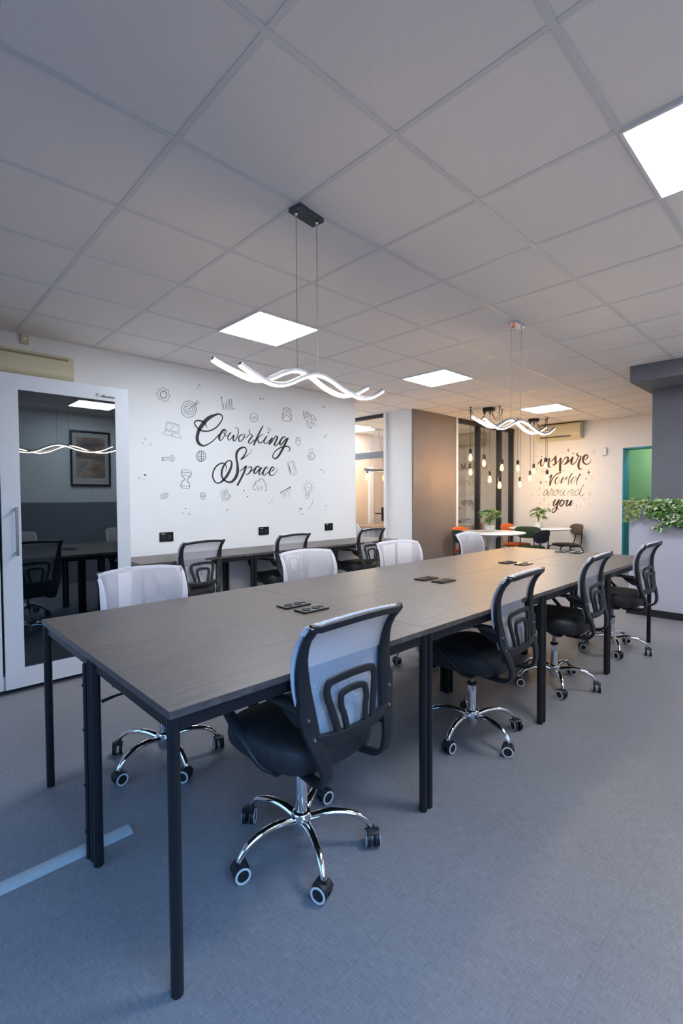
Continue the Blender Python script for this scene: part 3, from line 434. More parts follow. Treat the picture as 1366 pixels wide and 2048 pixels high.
('painted_word','dark brown brush script word inspire on the far white wall','B',[('o',[(4028,1903,4036,1912),(3984,1937,3996,1948),(3936,1995,3953,2008)]),('o',[(3962,1998,3935,1990),(3980,1927,3950,1923),(3967,1866,3945,1883),(3922,1871,3932,1883),(3884,1925,3896,1932),(3862,1982,3878,1988)]),('c',[(3946,2047,3935,2047),(3947,2047,3941,2037),(3946,2047,3952,2038),(3947,2047,3958,2048),(3946,2048,3952,2057),(3947,2048,3941,2056)]),('o',[(3892,2006,3864,1998),(3903,1956,3874,1950),(3908,1898,3880,1894)]),('o',[(3876,1908,3887,1916),(3826,1980,3840,1993),(3814,1998,3787,2004),(3831,1927,3798,1922),(3826,1854,3797,1864),(3778,1827,3771,1838)]),('o',[(3768,1936,3775,1944),(3712,1985,3727,1999),(3671,2046,3681,2054)]),('o',[(3688,2040,3672,2036),(3709,1976,3669,1971),(3704,1916,3669,1903),(3722,1885,3715,1864),(3738,1899,3748,1885)]),('o',[(3675,1889,3682,1896),(3626,1942,3636,1951),(3583,1993,3601,2007)]),('o',[(3606,2007,3578,2002),(3624,1891,3583,1886),(3626,1754,3586,1751)]),('o',[(3578,1877,3588,1882),(3538,1952,3551,1962),(3494,1998,3503,2015),(3482,1995,3453,2005),(3488,1944,3454,1930),(3516,1904,3495,1879),(3546,1880,3542,1871)]),('o',[(3486,1885,3494,1895),(3422,1935,3435,1949),(3367,1998,3385,2014)]),('o',[(3395,2007,3369,1998),(3424,1922,3387,1913),(3412,1871,3390,1887),(3371,1864,3378,1880),(3323,1907,3336,1918),(3289,1978,3303,1985),(3278,2017,3293,2023)]),('c',[(3372,2065,3362,2064),(3373,2065,3367,2055),(3372,2065,3377,2056),(3372,2065,3383,2066),(3372,2065,3377,2075),(3373,2065,3367,2074)]),('o',[(3310,2072,3292,2064),(3325,2034,3299,2040),(3290,2006,3281,2025),(3255,1996,3233,2000),(3282,1939,3249,1927),(3303,1858,3265,1853),(3291,1793,3261,1807),(3247,1766,3246,1785),(3215,1792,3218,1796)]),('o',[(3175,1935,3180,1943),(3137,1953,3152,1967),(3117,2002,3136,2001),(3155,2039,3150,2013),(3214,2002,3178,1979),(3225,1920,3188,1923),(3188,1863,3172,1884),(3135,1850,3138,1869),(3089,1880,3097,1888),(3066,1935,3070,1937)])]),
('painted_word','tiny pale capitals THE between inspire and World','B',[('p',[(3946,1777,3940,1776),(3946,1738,3939,1738)]),('p',[(3964,1776,3964,1782),(3924,1774,3924,1781)]),('p',[(3905,1775,3898,1775),(3905,1739,3898,1738)]),('p',[(3876,1774,3869,1773),(3876,1737,3869,1737)]),('p',[(3901,1754,3901,1760),(3872,1753,3872,1758)]),('p',[(3853,1773,3846,1772),(3853,1737,3846,1736)]),('p',[(3849,1770,3849,1775),(3830,1769,3830,1774)]),('p',[(3849,1752,3849,1757),(3833,1751,3833,1757)]),('p',[(3849,1734,3849,1739),(3830,1733,3830,1738)])]),
('painted_word','brown brush script word World with a curled W on the far wall','B',[('o',[(3872,1551,3879,1556),(3817,1622,3827,1630),(3749,1695,3763,1708)]),('o',[(3765,1703,3742,1695),(3793,1603,3769,1598),(3804,1504,3782,1501)]),('o',[(3781,1491,3796,1498),(3733,1619,3749,1628),(3656,1703,3667,1717),(3587,1732,3594,1747)]),('o',[(3684,1767,3679,1768),(3672,1716,3667,1720),(3629,1697,3630,1705),(3587,1729,3594,1733),(3600,1754,3605,1758),(3567,1763,3567,1769),(3516,1758,3516,1762)]),('o',[(3644,1667,3630,1655),(3695,1611,3674,1601),(3702,1539,3682,1543),(3666,1521,3670,1527),(3610,1586,3615,1589),(3610,1635,3616,1636)]),('o',[(3552,1655,3533,1643),(3593,1583,3569,1574),(3594,1531,3575,1529)]),('o',[(3578,1536,3584,1541),(3516,1614,3521,1619),(3469,1654,3476,1663)]),('o',[(3477,1662,3468,1656),(3502,1627,3486,1621),(3500,1584,3491,1583)]),('o',[(3396,1720,3381,1710),(3450,1625,3433,1618),(3466,1504,3454,1502)]),('o',[(3317,1645,3316,1638),(3369,1641,3361,1629),(3415,1577,3398,1570),(3410,1520,3402,1532),(3370,1546,3375,1551),(3310,1623,3315,1628)]),('o',[(3254,1703,3236,1691),(3306,1613,3288,1605),(3323,1493,3314,1491)])]),
('painted_word','thin looping script word around on the far wall','B',[('o',[(3825,1422,3825,1413),(3865,1426,3859,1418),(3903,1366,3894,1364),(3897,1308,3891,1315),(3858,1329,3865,1335),(3817,1403,3825,1407)]),('o',[(3825,1406,3816,1404),(3841,1340,3832,1340),(3818,1303,3822,1311),(3776,1362,3784,1366),(3752,1435,3760,1438)]),('o',[(3763,1438,3757,1444),(3743,1417,3736,1423),(3728,1404,3719,1403),(3752,1340,3743,1338),(3740,1310,3738,1319),(3712,1327,3717,1334)]),('o',[(3648,1423,3646,1415),(3678,1414,3672,1408),(3711,1356,3703,1354),(3705,1311,3701,1318),(3664,1327,3669,1333),(3631,1377,3639,1380),(3632,1421,3639,1416),(3659,1412,3651,1410),(3645,1375,3641,1382),(3610,1382,3612,1390)]),('o',[(3576,1427,3569,1424),(3607,1355,3599,1353),(3601,1310,3597,1317),(3561,1327,3567,1332),(3514,1415,3521,1419)]),('o',[(3521,1418,3513,1415),(3545,1354,3536,1352),(3534,1309,3530,1317),(3499,1329,3503,1336)]),('o',[(3455,1409,3448,1407),(3476,1317,3472,1324),(3422,1389,3427,1394),(3378,1418,3379,1426),(3375,1400,3367,1397),(3412,1328,3405,1327),(3385,1304,3386,1312),(3341,1340,3346,1346)]),('o',[(3267,1428,3264,1421),(3328,1393,3323,1387),(3348,1343,3340,1343),(3325,1307,3324,1315),(3285,1332,3290,1337),(3233,1410,3239,1414)]),('o',[(3196,1507,3188,1502),(3247,1399,3238,1395),(3266,1326,3256,1327),(3226,1294,3228,1304),(3184,1334,3190,1341)])]),
('painted_word','bold dark script word you at the bottom of the far lettering','B',[('o',[(3752,1174,3756,1177),(3719,1205,3725,1212)]),('o',[(3693,1250,3671,1240),(3732,1172,3703,1163),(3724,1113,3711,1133),(3674,1136,3689,1151),(3616,1218,3636,1232)]),('o',[(3631,1249,3605,1241),(3665,1148,3634,1139),(3678,1076,3651,1066),(3705,1021,3688,1006),(3726,1006,3732,987),(3737,1027,3753,1030),(3709,1072,3717,1084),(3660,1083,3654,1099),(3629,1044,3620,1050)]),('o',[(3542,1238,3537,1211),(3597,1227,3576,1207),(3621,1152,3591,1152),(3586,1104,3586,1128),(3536,1145,3558,1160),(3516,1201,3539,1201),(3540,1231,3554,1218)]),('o',[(3522,1199,3526,1210),(3451,1224,3457,1241)]),('o',[(3471,1234,3445,1223),(3499,1164,3469,1157),(3487,1110,3478,1132),(3438,1138,3454,1152),(3383,1218,3402,1231)]),('o',[(3405,1231,3380,1218),(3440,1158,3413,1149),(3424,1115,3424,1136),(3388,1150,3396,1157),(3356,1203,3360,1206)])])]
DOTS_A=[('c',[(2406,2447,2409,2447),(2404,2441,2406,2440),(2398,2438,2398,2435),(2392,2439,2390,2437),(2390,2444,2387,2444),(2393,2450,2390,2452),(2398,2453,2398,2456),(2404,2452,2406,2454)]),('c',[(2390,2412,2393,2412),(2389,2409,2391,2407),(2386,2407,2386,2404),(2383,2408,2381,2406),(2382,2410,2379,2410),(2383,2413,2381,2415),(2386,2415,2386,2418),(2389,2414,2391,2416)]),('c',[(2415,2428,2419,2428),(2415,2428,2417,2425),(2415,2428,2413,2424),(2415,2428,2411,2427),(2415,2428,2413,2431),(2415,2428,2417,2431)]),('c',[(1851,1858,1853,1858),(1848,1852,1850,1850),(1842,1849,1842,1846),(1836,1851,1835,1849),(1834,1857,1831,1856),(1837,1863,1835,1864),(1842,1866,1842,1868),(1848,1863,1850,1865)]),('c',[(1821,1818,1826,1818),(1821,1818,1823,1815),(1821,1818,1819,1814),(1821,1818,1816,1818),(1821,1818,1819,1821),(1821,1818,1823,1822)]),('c',[(1898,1814,1901,1814),(1895,1807,1897,1805),(1889,1803,1889,1801),(1882,1806,1880,1804),(1879,1812,1877,1812),(1882,1819,1881,1821),(1889,1823,1889,1825),(1896,1820,1897,1822)]),('c',[(1834,1518,1844,1519),(1834,1519,1838,1510),(1834,1519,1829,1510),(1834,1518,1824,1518),(1834,1518,1829,1527),(1834,1518,1839,1527)]),('c',[(1825,1475,1828,1475),(1825,1475,1826,1472),(1825,1475,1823,1472),(1825,1475,1821,1475),(1825,1476,1823,1478),(1825,1476,1827,1478)]),('c',[(1785,1487,1788,1487),(1784,1484,1786,1482),(1781,1482,1781,1480),(1778,1483,1776,1482),(1776,1487,1774,1487),(1778,1490,1776,1492),(1781,1491,1781,1494),(1784,1490,1786,1492)]),('c',[(2234,1197,2240,1196),(2234,1196,2237,1192),(2234,1196,2231,1192),(2234,1197,2228,1197),(2234,1197,2231,1202),(2234,1197,2237,1201)]),('c',[(2205,1149,2208,1149),(2203,1146,2205,1145),(2201,1145,2201,1143),(2198,1147,2196,1145),(2197,1149,2194,1149),(2198,1152,2196,1154),(2201,1153,2201,1156),(2204,1152,2206,1153)]),('c',[(2280,1140,2283,1140),(2277,1134,2279,1132),(2270,1131,2270,1128),(2264,1134,2262,1132),(2261,1140,2258,1141),(2264,1146,2262,1148),(2271,1149,2271,1152),(2277,1146,2279,1148)]),('c',[(2703,1171,2711,1171),(2704,1171,2708,1166),(2704,1171,2700,1166),(2704,1171,2697,1172),(2704,1171,2700,1177),(2704,1171,2708,1177)]),('c',[(2912,1378,2921,1378),(2912,1378,2916,1371),(2911,1378,2907,1371),(2912,1378,2903,1378),(2911,1377,2908,1384),(2912,1377,2916,1384)]),('c',[(2888,1345,2892,1345),(2888,1345,2890,1342),(2888,1345,2885,1342),(2888,1345,2883,1345),(2888,1345,2885,1349),(2888,1345,2890,1349)]),('c',[(2958,1313,2965,1313),(2958,1313,2962,1307),(2958,1313,2954,1307),(2959,1313,2951,1313),(2958,1313,2954,1319),(2958,1313,2962,1319)]),('c',[(3142,2412,3151,2413),(3142,2413,3146,2406),(3142,2412,3137,2405),(3142,2412,3133,2411),(3142,2411,3138,2418),(3142,2411,3147,2419)]),('c',[(3152,2441,3158,2442),(3153,2441,3156,2437),(3153,2441,3150,2437),(3154,2441,3148,2440),(3153,2441,3150,2445),(3153,2441,3156,2445)]),('c',[(3189,2416,3193,2417),(3187,2411,3190,2410),(3181,2409,3181,2406),(3175,2410,3173,2407),(3173,2414,3170,2414),(3175,2419,3173,2421),(3181,2422,3181,2425),(3187,2421,3190,2423)]),('c',[(4084,2438,4088,2438),(4083,2435,4086,2433),(4079,2433,4079,2430),(4074,2433,4071,2431),(4074,2437,4069,2436),(4074,2440,4071,2442),(4079,2441,4079,2444),(4083,2441,4086,2444)]),('c',[(4104,2440,4113,2442),(4103,2440,4108,2435),(4105,2440,4100,2434),(4104,2440,4095,2439),(4105,2441,4100,2446),(4103,2441,4108,2447)]),('c',[(4109,2067,4119,2068),(4109,2067,4113,2060),(4107,2067,4103,2060),(4107,2067,4097,2066),(4107,2067,4103,2073),(4109,2067,4113,2074)]),('c',[(4143,2093,4151,2094),(4142,2093,4146,2089),(4143,2093,4139,2088),(4142,2093,4134,2092),(4143,2093,4139,2097),(4142,2093,4146,2098)]),('c',[(4051,1649,4062,1650),(4052,1649,4058,1643),(4052,1649,4046,1643),(4053,1649,4042,1649),(4052,1649,4046,1656),(4052,1649,4058,1656)]),('c',[(4091,1622,4096,1622),(4090,1619,4093,1617),(4086,1618,4086,1615),(4081,1618,4078,1616),(4081,1622,4076,1622),(4081,1625,4078,1627),(4086,1626,4086,1629),(4090,1625,4093,1628)]),('c',[(3712,1163,3725,1163),(3711,1163,3717,1155),(3712,1163,3706,1155),(3711,1163,3699,1164),(3712,1163,3706,1172),(3711,1163,3717,1172)]),('c',[(3685,1132,3691,1132),(3685,1132,3689,1128),(3686,1132,3682,1128),(3686,1132,3679,1132),(3686,1132,3682,1136),(3685,1132,3689,1136)]),('c',[(3745,1100,3749,1099),(3742,1094,3745,1092),(3736,1093,3736,1090),(3729,1095,3726,1092),(3727,1100,3723,1100),(3729,1105,3726,1108),(3736,1107,3736,1110),(3742,1105,3745,1107)]),('c',[(3293,1260,3297,1260),(3291,1257,3294,1255),(3288,1255,3288,1252),(3284,1257,3282,1255),(3282,1260,3279,1260),(3284,1263,3282,1265),(3288,1264,3288,1267),(3292,1263,3294,1265)]),('c',[(3250,1240,3256,1240),(3249,1240,3252,1236),(3250,1240,3247,1236),(3249,1240,3243,1240),(3250,1240,3247,1244),(3249,1240,3252,1244)]),('c',[(4125,1196,4134,1196),(4124,1196,4129,1190),(4126,1196,4121,1190),(4125,1196,4116,1196),(4126,1197,4121,1202),(4124,1197,4130,1202)]),('c',[(4318,1855,4322,1856),(4318,1856,4319,1853),(4316,1856,4315,1852),(4316,1855,4311,1855),(4316,1855,4315,1858),(4318,1855,4319,1858)])]
STARS=[('fill',[(3434,2129,3434,2129),(3459,2136,3459,2136),(3465,2182,3465,2182),(3470,2137,3470,2137),(3496,2133,3496,2133),(3470,2126,3470,2126),(3464,2079,3464,2079),(3459,2125,3459,2125)]),('fill',[(3075,1714,3075,1714),(3103,1722,3103,1722),(3110,1776,3110,1775),(3116,1723,3116,1723),(3144,1717,3144,1717),(3116,1709,3116,1709),(3109,1655,3109,1655),(3103,1708,3103,1708)]),('fill',[(3923,1561,3923,1561),(3954,1568,3954,1568),(3961,1622,3961,1622),(3968,1569,3968,1569),(3999,1563,3999,1563),(3968,1556,3967,1556),(3960,1502,3960,1502),(3954,1555,3954,1555)]),('fill',[(3876,1240,3877,1240),(3893,1243,3893,1243),(3897,1271,3897,1271),(3900,1243,3900,1243),(3916,1240,3916,1240),(3900,1236,3900,1236),(3896,1208,3896,1208),(3893,1236,3893,1236)]),('pc',[(3963,1436,3966,1436),(3984,1442,3987,1440),(3990,1478,3990,1475),(3995,1442,3992,1440),(4016,1437,4013,1437),(3995,1432,3992,1433),(3989,1395,3989,1398),(3984,1432,3987,1433)]),('pc',[(3054,1340,3057,1340),(3083,1348,3085,1346),(3091,1402,3091,1399),(3098,1348,3096,1347),(3127,1341,3124,1341),(3098,1333,3095,1334),(3090,1279,3090,1282),(3082,1332,3085,1334)]),('pc',[(3789,1135,3792,1135),(3809,1140,3812,1138),(3815,1176,3815,1172),(3820,1139,3818,1138),(3841,1134,3838,1134),(3820,1129,3818,1131),(3815,1093,3815,1097),(3809,1130,3812,1131)]),('pc',[(3287,1118,3290,1118),(3306,1124,3309,1122),(3312,1159,3312,1156),(3318,1124,3315,1122),(3337,1118,3334,1118),(3318,1113,3315,1114),(3312,1077,3312,1080),(3306,1113,3309,1114)]),('pc',[(3001,2066,3004,2066),(3023,2073,3026,2072),(3030,2117,3030,2114),(3036,2074,3033,2073),(3058,2070,3055,2070),(3036,2062,3033,2063),(3029,2019,3029,2022),(3023,2061,3026,2063)]),('fill',[(4038,2055,4038,2055),(4050,2058,4050,2058),(4052,2079,4052,2079),(4055,2059,4055,2059),(4067,2057,4067,2057),(4055,2054,4055,2054),(4052,2033,4052,2033),(4050,2053,4050,2053)]),('fill',[(4028,1812,4028,1812),(4041,1815,4042,1815),(4044,1838,4044,1838),(4047,1815,4047,1815),(4060,1813,4060,1813),(4047,1810,4046,1810),(4044,1788,4044,1788),(4041,1810,4041,1810)])]
DOTS_B=[('c',[(4011,1630,4009,1630),(4014,1623,4012,1621),(4022,1620,4022,1617),(4029,1623,4031,1621),(4032,1631,4035,1631),(4029,1638,4031,1640),(4022,1641,4022,1643),(4014,1637,4012,1639)]),('c',[(3040,1625,3037,1625),(3043,1614,3042,1612),(3054,1610,3054,1608),(3065,1615,3067,1613),(3069,1627,3071,1627),(3065,1638,3067,1640),(3054,1642,3055,1644),(3044,1637,3042,1639)]),('c',[(3079,1155,3077,1155),(3081,1147,3080,1146),(3089,1144,3089,1142),(3096,1147,3097,1146),(3098,1155,3101,1155),(3096,1163,3097,1164),(3089,1165,3089,1168),(3081,1163,3080,1164)]),('c',[(3453,1017,3451,1017),(3456,1009,3454,1008),(3464,1006,3464,1004),(3472,1009,3473,1007),(3474,1017,3477,1017),(3472,1025,3473,1027),(3464,1028,3464,1030),(3456,1025,3455,1027)]),('c',[(3562,2098,3560,2098),(3565,2091,3563,2089),(3572,2089,3572,2086),(3579,2092,3580,2091),(3581,2100,3584,2100),(3579,2106,3580,2108),(3572,2109,3572,2111),(3565,2105,3563,2107)]),('c',[(3864,2116,3861,2115),(3866,2111,3864,2109),(3871,2109,3871,2107),(3875,2112,3877,2110),(3878,2117,3880,2117),(3876,2121,3877,2123),(3871,2123,3871,2125),(3866,2121,3864,2122)]),('c',[(3154,1605,3143,1604),(3153,1605,3148,1595),(3154,1605,3159,1595),(3153,1605,3164,1605),(3154,1604,3159,1615),(3153,1604,3148,1614)]),('c',[(3087,1562,3081,1562),(3088,1562,3085,1556),(3088,1562,3091,1556),(3088,1562,3095,1563),(3088,1562,3091,1569),(3088,1563,3085,1568)]),('c',[(3185,1246,3177,1246),(3184,1247,3181,1240),(3185,1247,3188,1240),(3185,1246,3192,1246),(3185,1246,3189,1253),(3184,1246,3181,1253)]),('c',[(3971,1172,3963,1173),(3970,1173,3967,1165),(3972,1173,3975,1165),(3971,1172,3979,1172),(3972,1172,3975,1180),(3970,1172,3967,1180)]),('c',[(3241,1109,3234,1109),(3241,1108,3237,1103),(3240,1108,3244,1103),(3240,1109,3247,1109),(3240,1109,3244,1115),(3241,1109,3237,1115)]),('c',[(3319,1057,3313,1057),(3319,1057,3316,1052),(3319,1057,3322,1051),(3319,1057,3325,1057),(3319,1056,3322,1062),(3319,1056,3316,1062)]),('c',[(3943,2142,3936,2141),(3943,2142,3939,2135),(3942,2142,3946,2136),(3942,2142,3950,2142),(3942,2142,3947,2148),(3943,2142,3939,2148)]),('c',[(3998,1322,3991,1322),(3999,1322,3995,1316),(3999,1322,4002,1316),(3999,1322,4007,1322),(3999,1322,4002,1329),(3999,1322,3995,1329)]),('c',[(3546,2149,3540,2148),(3546,2149,3543,2144),(3547,2149,3549,2144),(3547,2149,3552,2149),(3547,2149,3549,2154),(3546,2149,3543,2154)]),('c',[(4108,1321,4105,1321),(4111,1315,4109,1313),(4118,1312,4118,1309),(4125,1315,4126,1313),(4128,1321,4130,1321),(4125,1328,4126,1330),(4118,1331,4118,1334),(4111,1328,4109,1330)]),('c',[(3889,1080,3883,1080),(3889,1080,3885,1075),(3889,1080,3892,1075),(3888,1080,3894,1080),(3889,1080,3892,1085),(3889,1080,3886,1085)])]

# ------------------------------------------------------------------ desks
RZ = math.radians(-.168); DX, DY = .5186, 1.1663; L, Wd, TH = 1.0992, .6578, .758
def desk_at(i, j):
    X, Y = i*L, j*Wd
    return (DX+X*math.cos(RZ)-Y*math.sin(RZ), DY+X*math.sin(RZ)+Y*math.cos(RZ), 0)
def build_desk(name, label, W_, L_, group):
    t = thing(name, label, 'desk', (0, 0, 0), 0, group)
    obj('tabletop', box(nb(), .001, L_-.001, .001, W_-.001, TH-.022, TH), 'desk', t, bevel=.0012)
    bm = nb(); e = .014
    for a in ((e, L_-e, e, e+.02), (e, L_-e, W_-e-.02, W_-e)): box(bm, a[0], a[1], a[2], a[3], TH-.062, TH-.022)
    for a in ((e, e+.02), (L_-e-.02, L_-e)): box(bm, a[0], a[1], e+.02, W_-e-.02, TH-.062, TH-.022)
    obj('apron', bm, 'black_metal', t)
    for sx in (0, 1):
        for sy_ in (0, 1):
            x = .0185+sx*(L_-.037); y = .0185+sy_*(W_-.037)
            obj('leg', lathe(nb(), [(.0145, 0), (.0165, .004), (.0165, TH-.023)], 20, (x, y, 0)), 'black_metal', t, smooth='auto')
    return t
desk0 = build_desk('desk', '', Wd, L, 'desks pushed together into one long table')
rowname = ["nearest the camera", "second from the camera", "third from the camera", "farthest away"]
for j in (0, 1):
    for i in range(4):
        lab = 'dark wood-look desk with tube legs, %s in the %s' % (rowname[i], 'right-hand row' if j == 0 else 'left-hand row')
        if i == 0 and j == 0: o = desk0; o['label'] = lab; o.location = desk_at(i, j); o.rotation_euler = (0, 0, RZ)
        else: o, _ = dup(desk0, desk_at(i, j), RZ, lab)
# wall desks under the mural
WD = .56; WL = 1.10
wd0 = build_desk('wall_desk', '', WD, WL, 'wall desks under the mural')
for i, lab in enumerate(('dark wall desk against the mural wall, next to the booth', 'dark wall desk against the mural wall, middle one of three', 'dark wall desk at the open end of the mural wall')):
    loc = (1.56+i*1.102, YA-.013-WD, 0)
    if i == 0: o = wd0; o['label'] = lab; o.location = loc
    else: dup(wd0, loc, 0, lab)
# power cable tied along a centre leg
bm = nb(); c = desk_at(0, 1); x = c[0]+.002; y = c[1]+.040
tube(bm, [(x, y, 0.003), (x, y, .35), (x, y, .71)], .0075, 10)
cb = tag(obj('power_cable', bm, 'black_plastic', smooth='auto'), 'black cable running down beside the near centre desk legs', 'cable')
for z in (.10, .27, .47, .63):
    obj('cable_tie', lathe(nb(), [(.009, z), (.0115, z+.001), (.0115, z+.005), (.009, z+.006)], 14, (x, y, 0)), 'black_metal', cb)
# socket plates set in the desks
def sockets(name, label, group):
    t = thing(name, label, 'power socket', (0, 0, 0), RZ, group)
    obj('cover_plate', box(nb(), -.076, .076, -.042, .042, 0, .008), 'black_gloss', t, bevel=.001)
    for sx in (-1, 1):
        bm = lathe(nb(), [(.021, .008), (.021, .0105), (.018, .0105), (.0175, .0085), (.004, .0082)], 24, (sx*.030-.004, 0, 0))
        obj('socket_well', bm, 'black_plastic', t, smooth='auto')
        bm = nb(); 
        for k in (-1, 1): lathe(bm, [(.0022, .0083), (.0022, .0095)], 8, (sx*.030-.004+k*.006, 0, 0))
        obj('socket_contact', bm, 'screw', t)
    obj('switch', box(nb(), .058, .068, -.012, .012, .008, .010), 'black_plastic', t)
    return t
s0 = sockets('desk_socket', '', 'socket plates set in the long table')
where = ['nearest the camera', 'second from the camera', 'third from the camera', 'at the far end']
for i in range(4):
    for j, (yy, rn) in enumerate(((1.756, 'right-hand row'), (1.888, 'left-hand row'))):
        lab = 'black double power socket plate in the %s, %s' % (rn, where[i])
        loc = (1.492+i*1.099+(0 if j == 0 else -.004), yy-.003*i, TH+.0004)
        if i == 0 and j == 0: s0.location = loc; s0['label'] = lab
        else: dup(s0, loc, RZ, lab)

# ------------------------------------------------------------------ office chairs
def lerp(T, z):
    for (a, p), (b, q) in zip(T, T[1:]):
        if z <= b: return p+(q-p)*max(0, z-a)/(b-a)
    return T[-1][1]
YT = [(p[0], p[1]) for p in spline([(.49, -.262), (.54, -.264), (.62, -.256), (.70, -.248), (.78, -.248), (.84, -.263), (.88, -.287), (.922, -.328)], 4)]
WT = [(p[0], p[1]) for p in spline([(.49, .160), (.54, .166), (.62, .180), (.70, .192), (.78, .198), (.86, .200), (.922, .206)], 4)]
def backy(z): return lerp(YT, z)
def backw(z): return lerp(WT, z)
def curv(x): return .024*(x/.21)**2
def make_chair():
    t = thing('office_chair', '', 'office chair', (0, 0, 0), 0, None)
    # star base: hub and five arched chrome arms
    bm = nb()
    lathe(bm, [(.020, .050), (.026, .055), (.030, .075), (.036, .09), (.038, .128), (.034, .136), (.026, .14)], 20)
    for k in range(5):
        a = PI/2+2*PI*k/5; dx, dy = math.cos(a), math.sin(a)
        P = spline([(.028, .108), (.09, .125), (.16, .124), (.215, .106), (.248, .078), (.258, .062)], 3)
        n = len(P)
        tube(bm, [(r*dx, r*dy, z) for r, z in P], [.0175-.0065*i/(n-1) for i in range(n)], 10, ry=[.015-.005*i/(n-1) for i in range(n)])
    obj('star_base', bm, 'chrome', t, smooth='auto')
    for k in range(5):
        a = PI/2+2*PI*k/5; cx, cy_ = .262*math.cos(a), .262*math.sin(a)
        b = a+(.5+.9*k)    # swivel of this caster
        ax = Vector((math.cos(b), math.sin(b), 0)); c = Vector((cx, cy_, 0))+Vector((-math.sin(b), math.cos(b), 0))*.012
        bm = nb()
        for s in (-1, 1):
            cyl(bm, c+ax*s*.008+Vector((0, 0, .0285)), c+ax*s*.024+Vector((0, 0, .0285)), .0283, seg=22)
        hood = []
        for q in range(9):
            an = PI*(.10+.62*q/8); rr = .0315
            hood.append(c+Vector((-ax.y, ax.x, 0))*(-rr*math.cos(an))+Vector((0, 0, .0285+rr*math.sin(an))))
        tube(bm, hood, .0030, ry=.0245, upv=tuple(ax), sq=True)
        cyl(bm, (cx, cy_, .05), (cx, cy_, .068), .010, seg=10)
        cw = obj('caster', bm, 'black_plastic', t, smooth='auto')
        for s in (-1, 1):
            p = c+Vector((0, 0, .0285))+ax*s*.0245
            s1, t1 = frame_at(ax); R = []
            for rr, off in ((.0275, -.001), (.0272, .0012), (.0205, .0016), (.0202, -.001)):
                R.append([p+ax*s*off+(s1*math.cos(2*PI*q/22)+t1*math.sin(2*PI*q/22))*rr for q in range(22)])
            obj('wheel_ring', rings(nb(), R, cap=False), 'white_plastic', cw, smooth='auto')
    bm = nb(); lathe(bm, [(.0225, .13), (.0235, .135), (.0235, .278), (.021, .284)], 20)
    obj('column_sleeve', bm, 'chrome', t, smooth='auto')
    obj('gas_lift', lathe(nb(), [(.0135, .28), (.0135, .40)], 16), 'steel', t, smooth='auto')
    obj('column_collar', lathe(nb(), [(.0245, .276), (.0255, .279), (.0255, .289), (.018, .291)], 20), 'black_plastic', t, smooth='auto')
    # tilt mechanism and lever
    bm = nb(); box(bm, -.07, .07, -.10, .10, .385, .412); lathe(bm, [(.026, .365), (.034, .386)], 18)
    tube(bm, [(.06, .03, .395), (.20, .04, .395), (.262, .04, .39)], .006, 8)
    tube(bm, [(.245, .04, .391), (.295, .04, .382)], [.009, .012], 8, ry=[.006, .007])
    obj('tilt_mechanism', bm, 'black_plastic', t, smooth='auto')
    # seat cushion
    R = []; N = 36
    def se(a, b, p=3.4):
        out = []
        for i in range(N):
            q = 2*PI*i/N; c_, s_ = math.cos(q), math.sin(q)
            out.append((a*math.copysign(abs(c_)**(2/p), c_), b*math.copysign(abs(s_)**(2/p), s_)))
        return out
    for k, z in ((.80, .405), (.93, .410), (.985, .425), (1.0, .45), (.99, .472), (.955, .488), (.87, .499), (.6, .503), (.25, .501)):
        ring_ = []
        for x, y in se(.232*k, .228*k):
            yy = y+.004; f = max(0, (yy-.12)/.12)
            zz = z-.022*f*f + .010*(abs(x)/.23)**3*(1 if z > .45 else 0)-.01*max(0, -(yy+.12)/.1)
            ring_.append((x, yy, zz))
        R.append(ring_)
    obj('seat', rings(nb(), R), 'seat', t, smooth=True)
    # back frame: two swept rails and an arched top bar
    bm = nb()
    for s in (-1, 1):
        P = []; rx = []; ry = []
        for i in range(13):
            z = .50+.405*i/12; q = i/12
            x = s*backw(z)
            if q > .93: x -= s*.004
            P.append((x, backy(z)+curv(x)-.012, z)); rx.append(.015+.012*math.sin(PI*min(1, q*1.15))*1.0-.003*q); ry.append(.012-.003*q)
        tube(bm, P, ry, ry=rx, upv=(1, 0, 0), sq=True)
    P = []
    for i in range(15):
        u = -1+2*i/14; x = u*.214; z = .902+.016*(1-u*u)+.010*max(0, abs(u)-.86)/.14
        P.append((x, backy(.905)+curv(x)-.012-.004*(1-u*u), z))
    tube(bm, P, .009, ry=.011, upv=(0, 0, 1), sq=True)
    obj('back_frame', bm, 'black_plastic', t, smooth='auto')
    # lumbar support: cross bar with two nested loops behind the net
    bm = nb()
    P = []
    for i in range(11):
        u = -1+2*i/10; x = u*.165; z = .548-.012*(1-u*u)
        P.append((x, backy(.553)+curv(x)-.016, z))
    tube(bm, P, .010, ry=.018, upv=(0, 0, 1), sq=True)
    for wt, wb, zt, r in ((.112, .082, .715, .012), (.060, .044, .668, .010)):
        pts = spline([(-wb, .555), (-wb*1.08-.004, .60), (-wt, zt-.045), (-wt*.97, zt-.014), (-wt*.80, zt), (0, zt+.006), (wt*.80, zt), (wt*.97, zt-.014), (wt, zt-.045), (wb*1.08+.004, .60), (wb, .555)], 3)
        tube(bm, [(x, backy(z)+curv(x)-.018, z) for x, z in pts], r, ry=.006, upv=(0, -1, 0), sq=True)
    obj('lumbar_support', bm, 'black_plastic', t, smooth='auto')
    # net stretched over the front of the frame
    bm = nb(); nx, nz = 22, 16; V = []
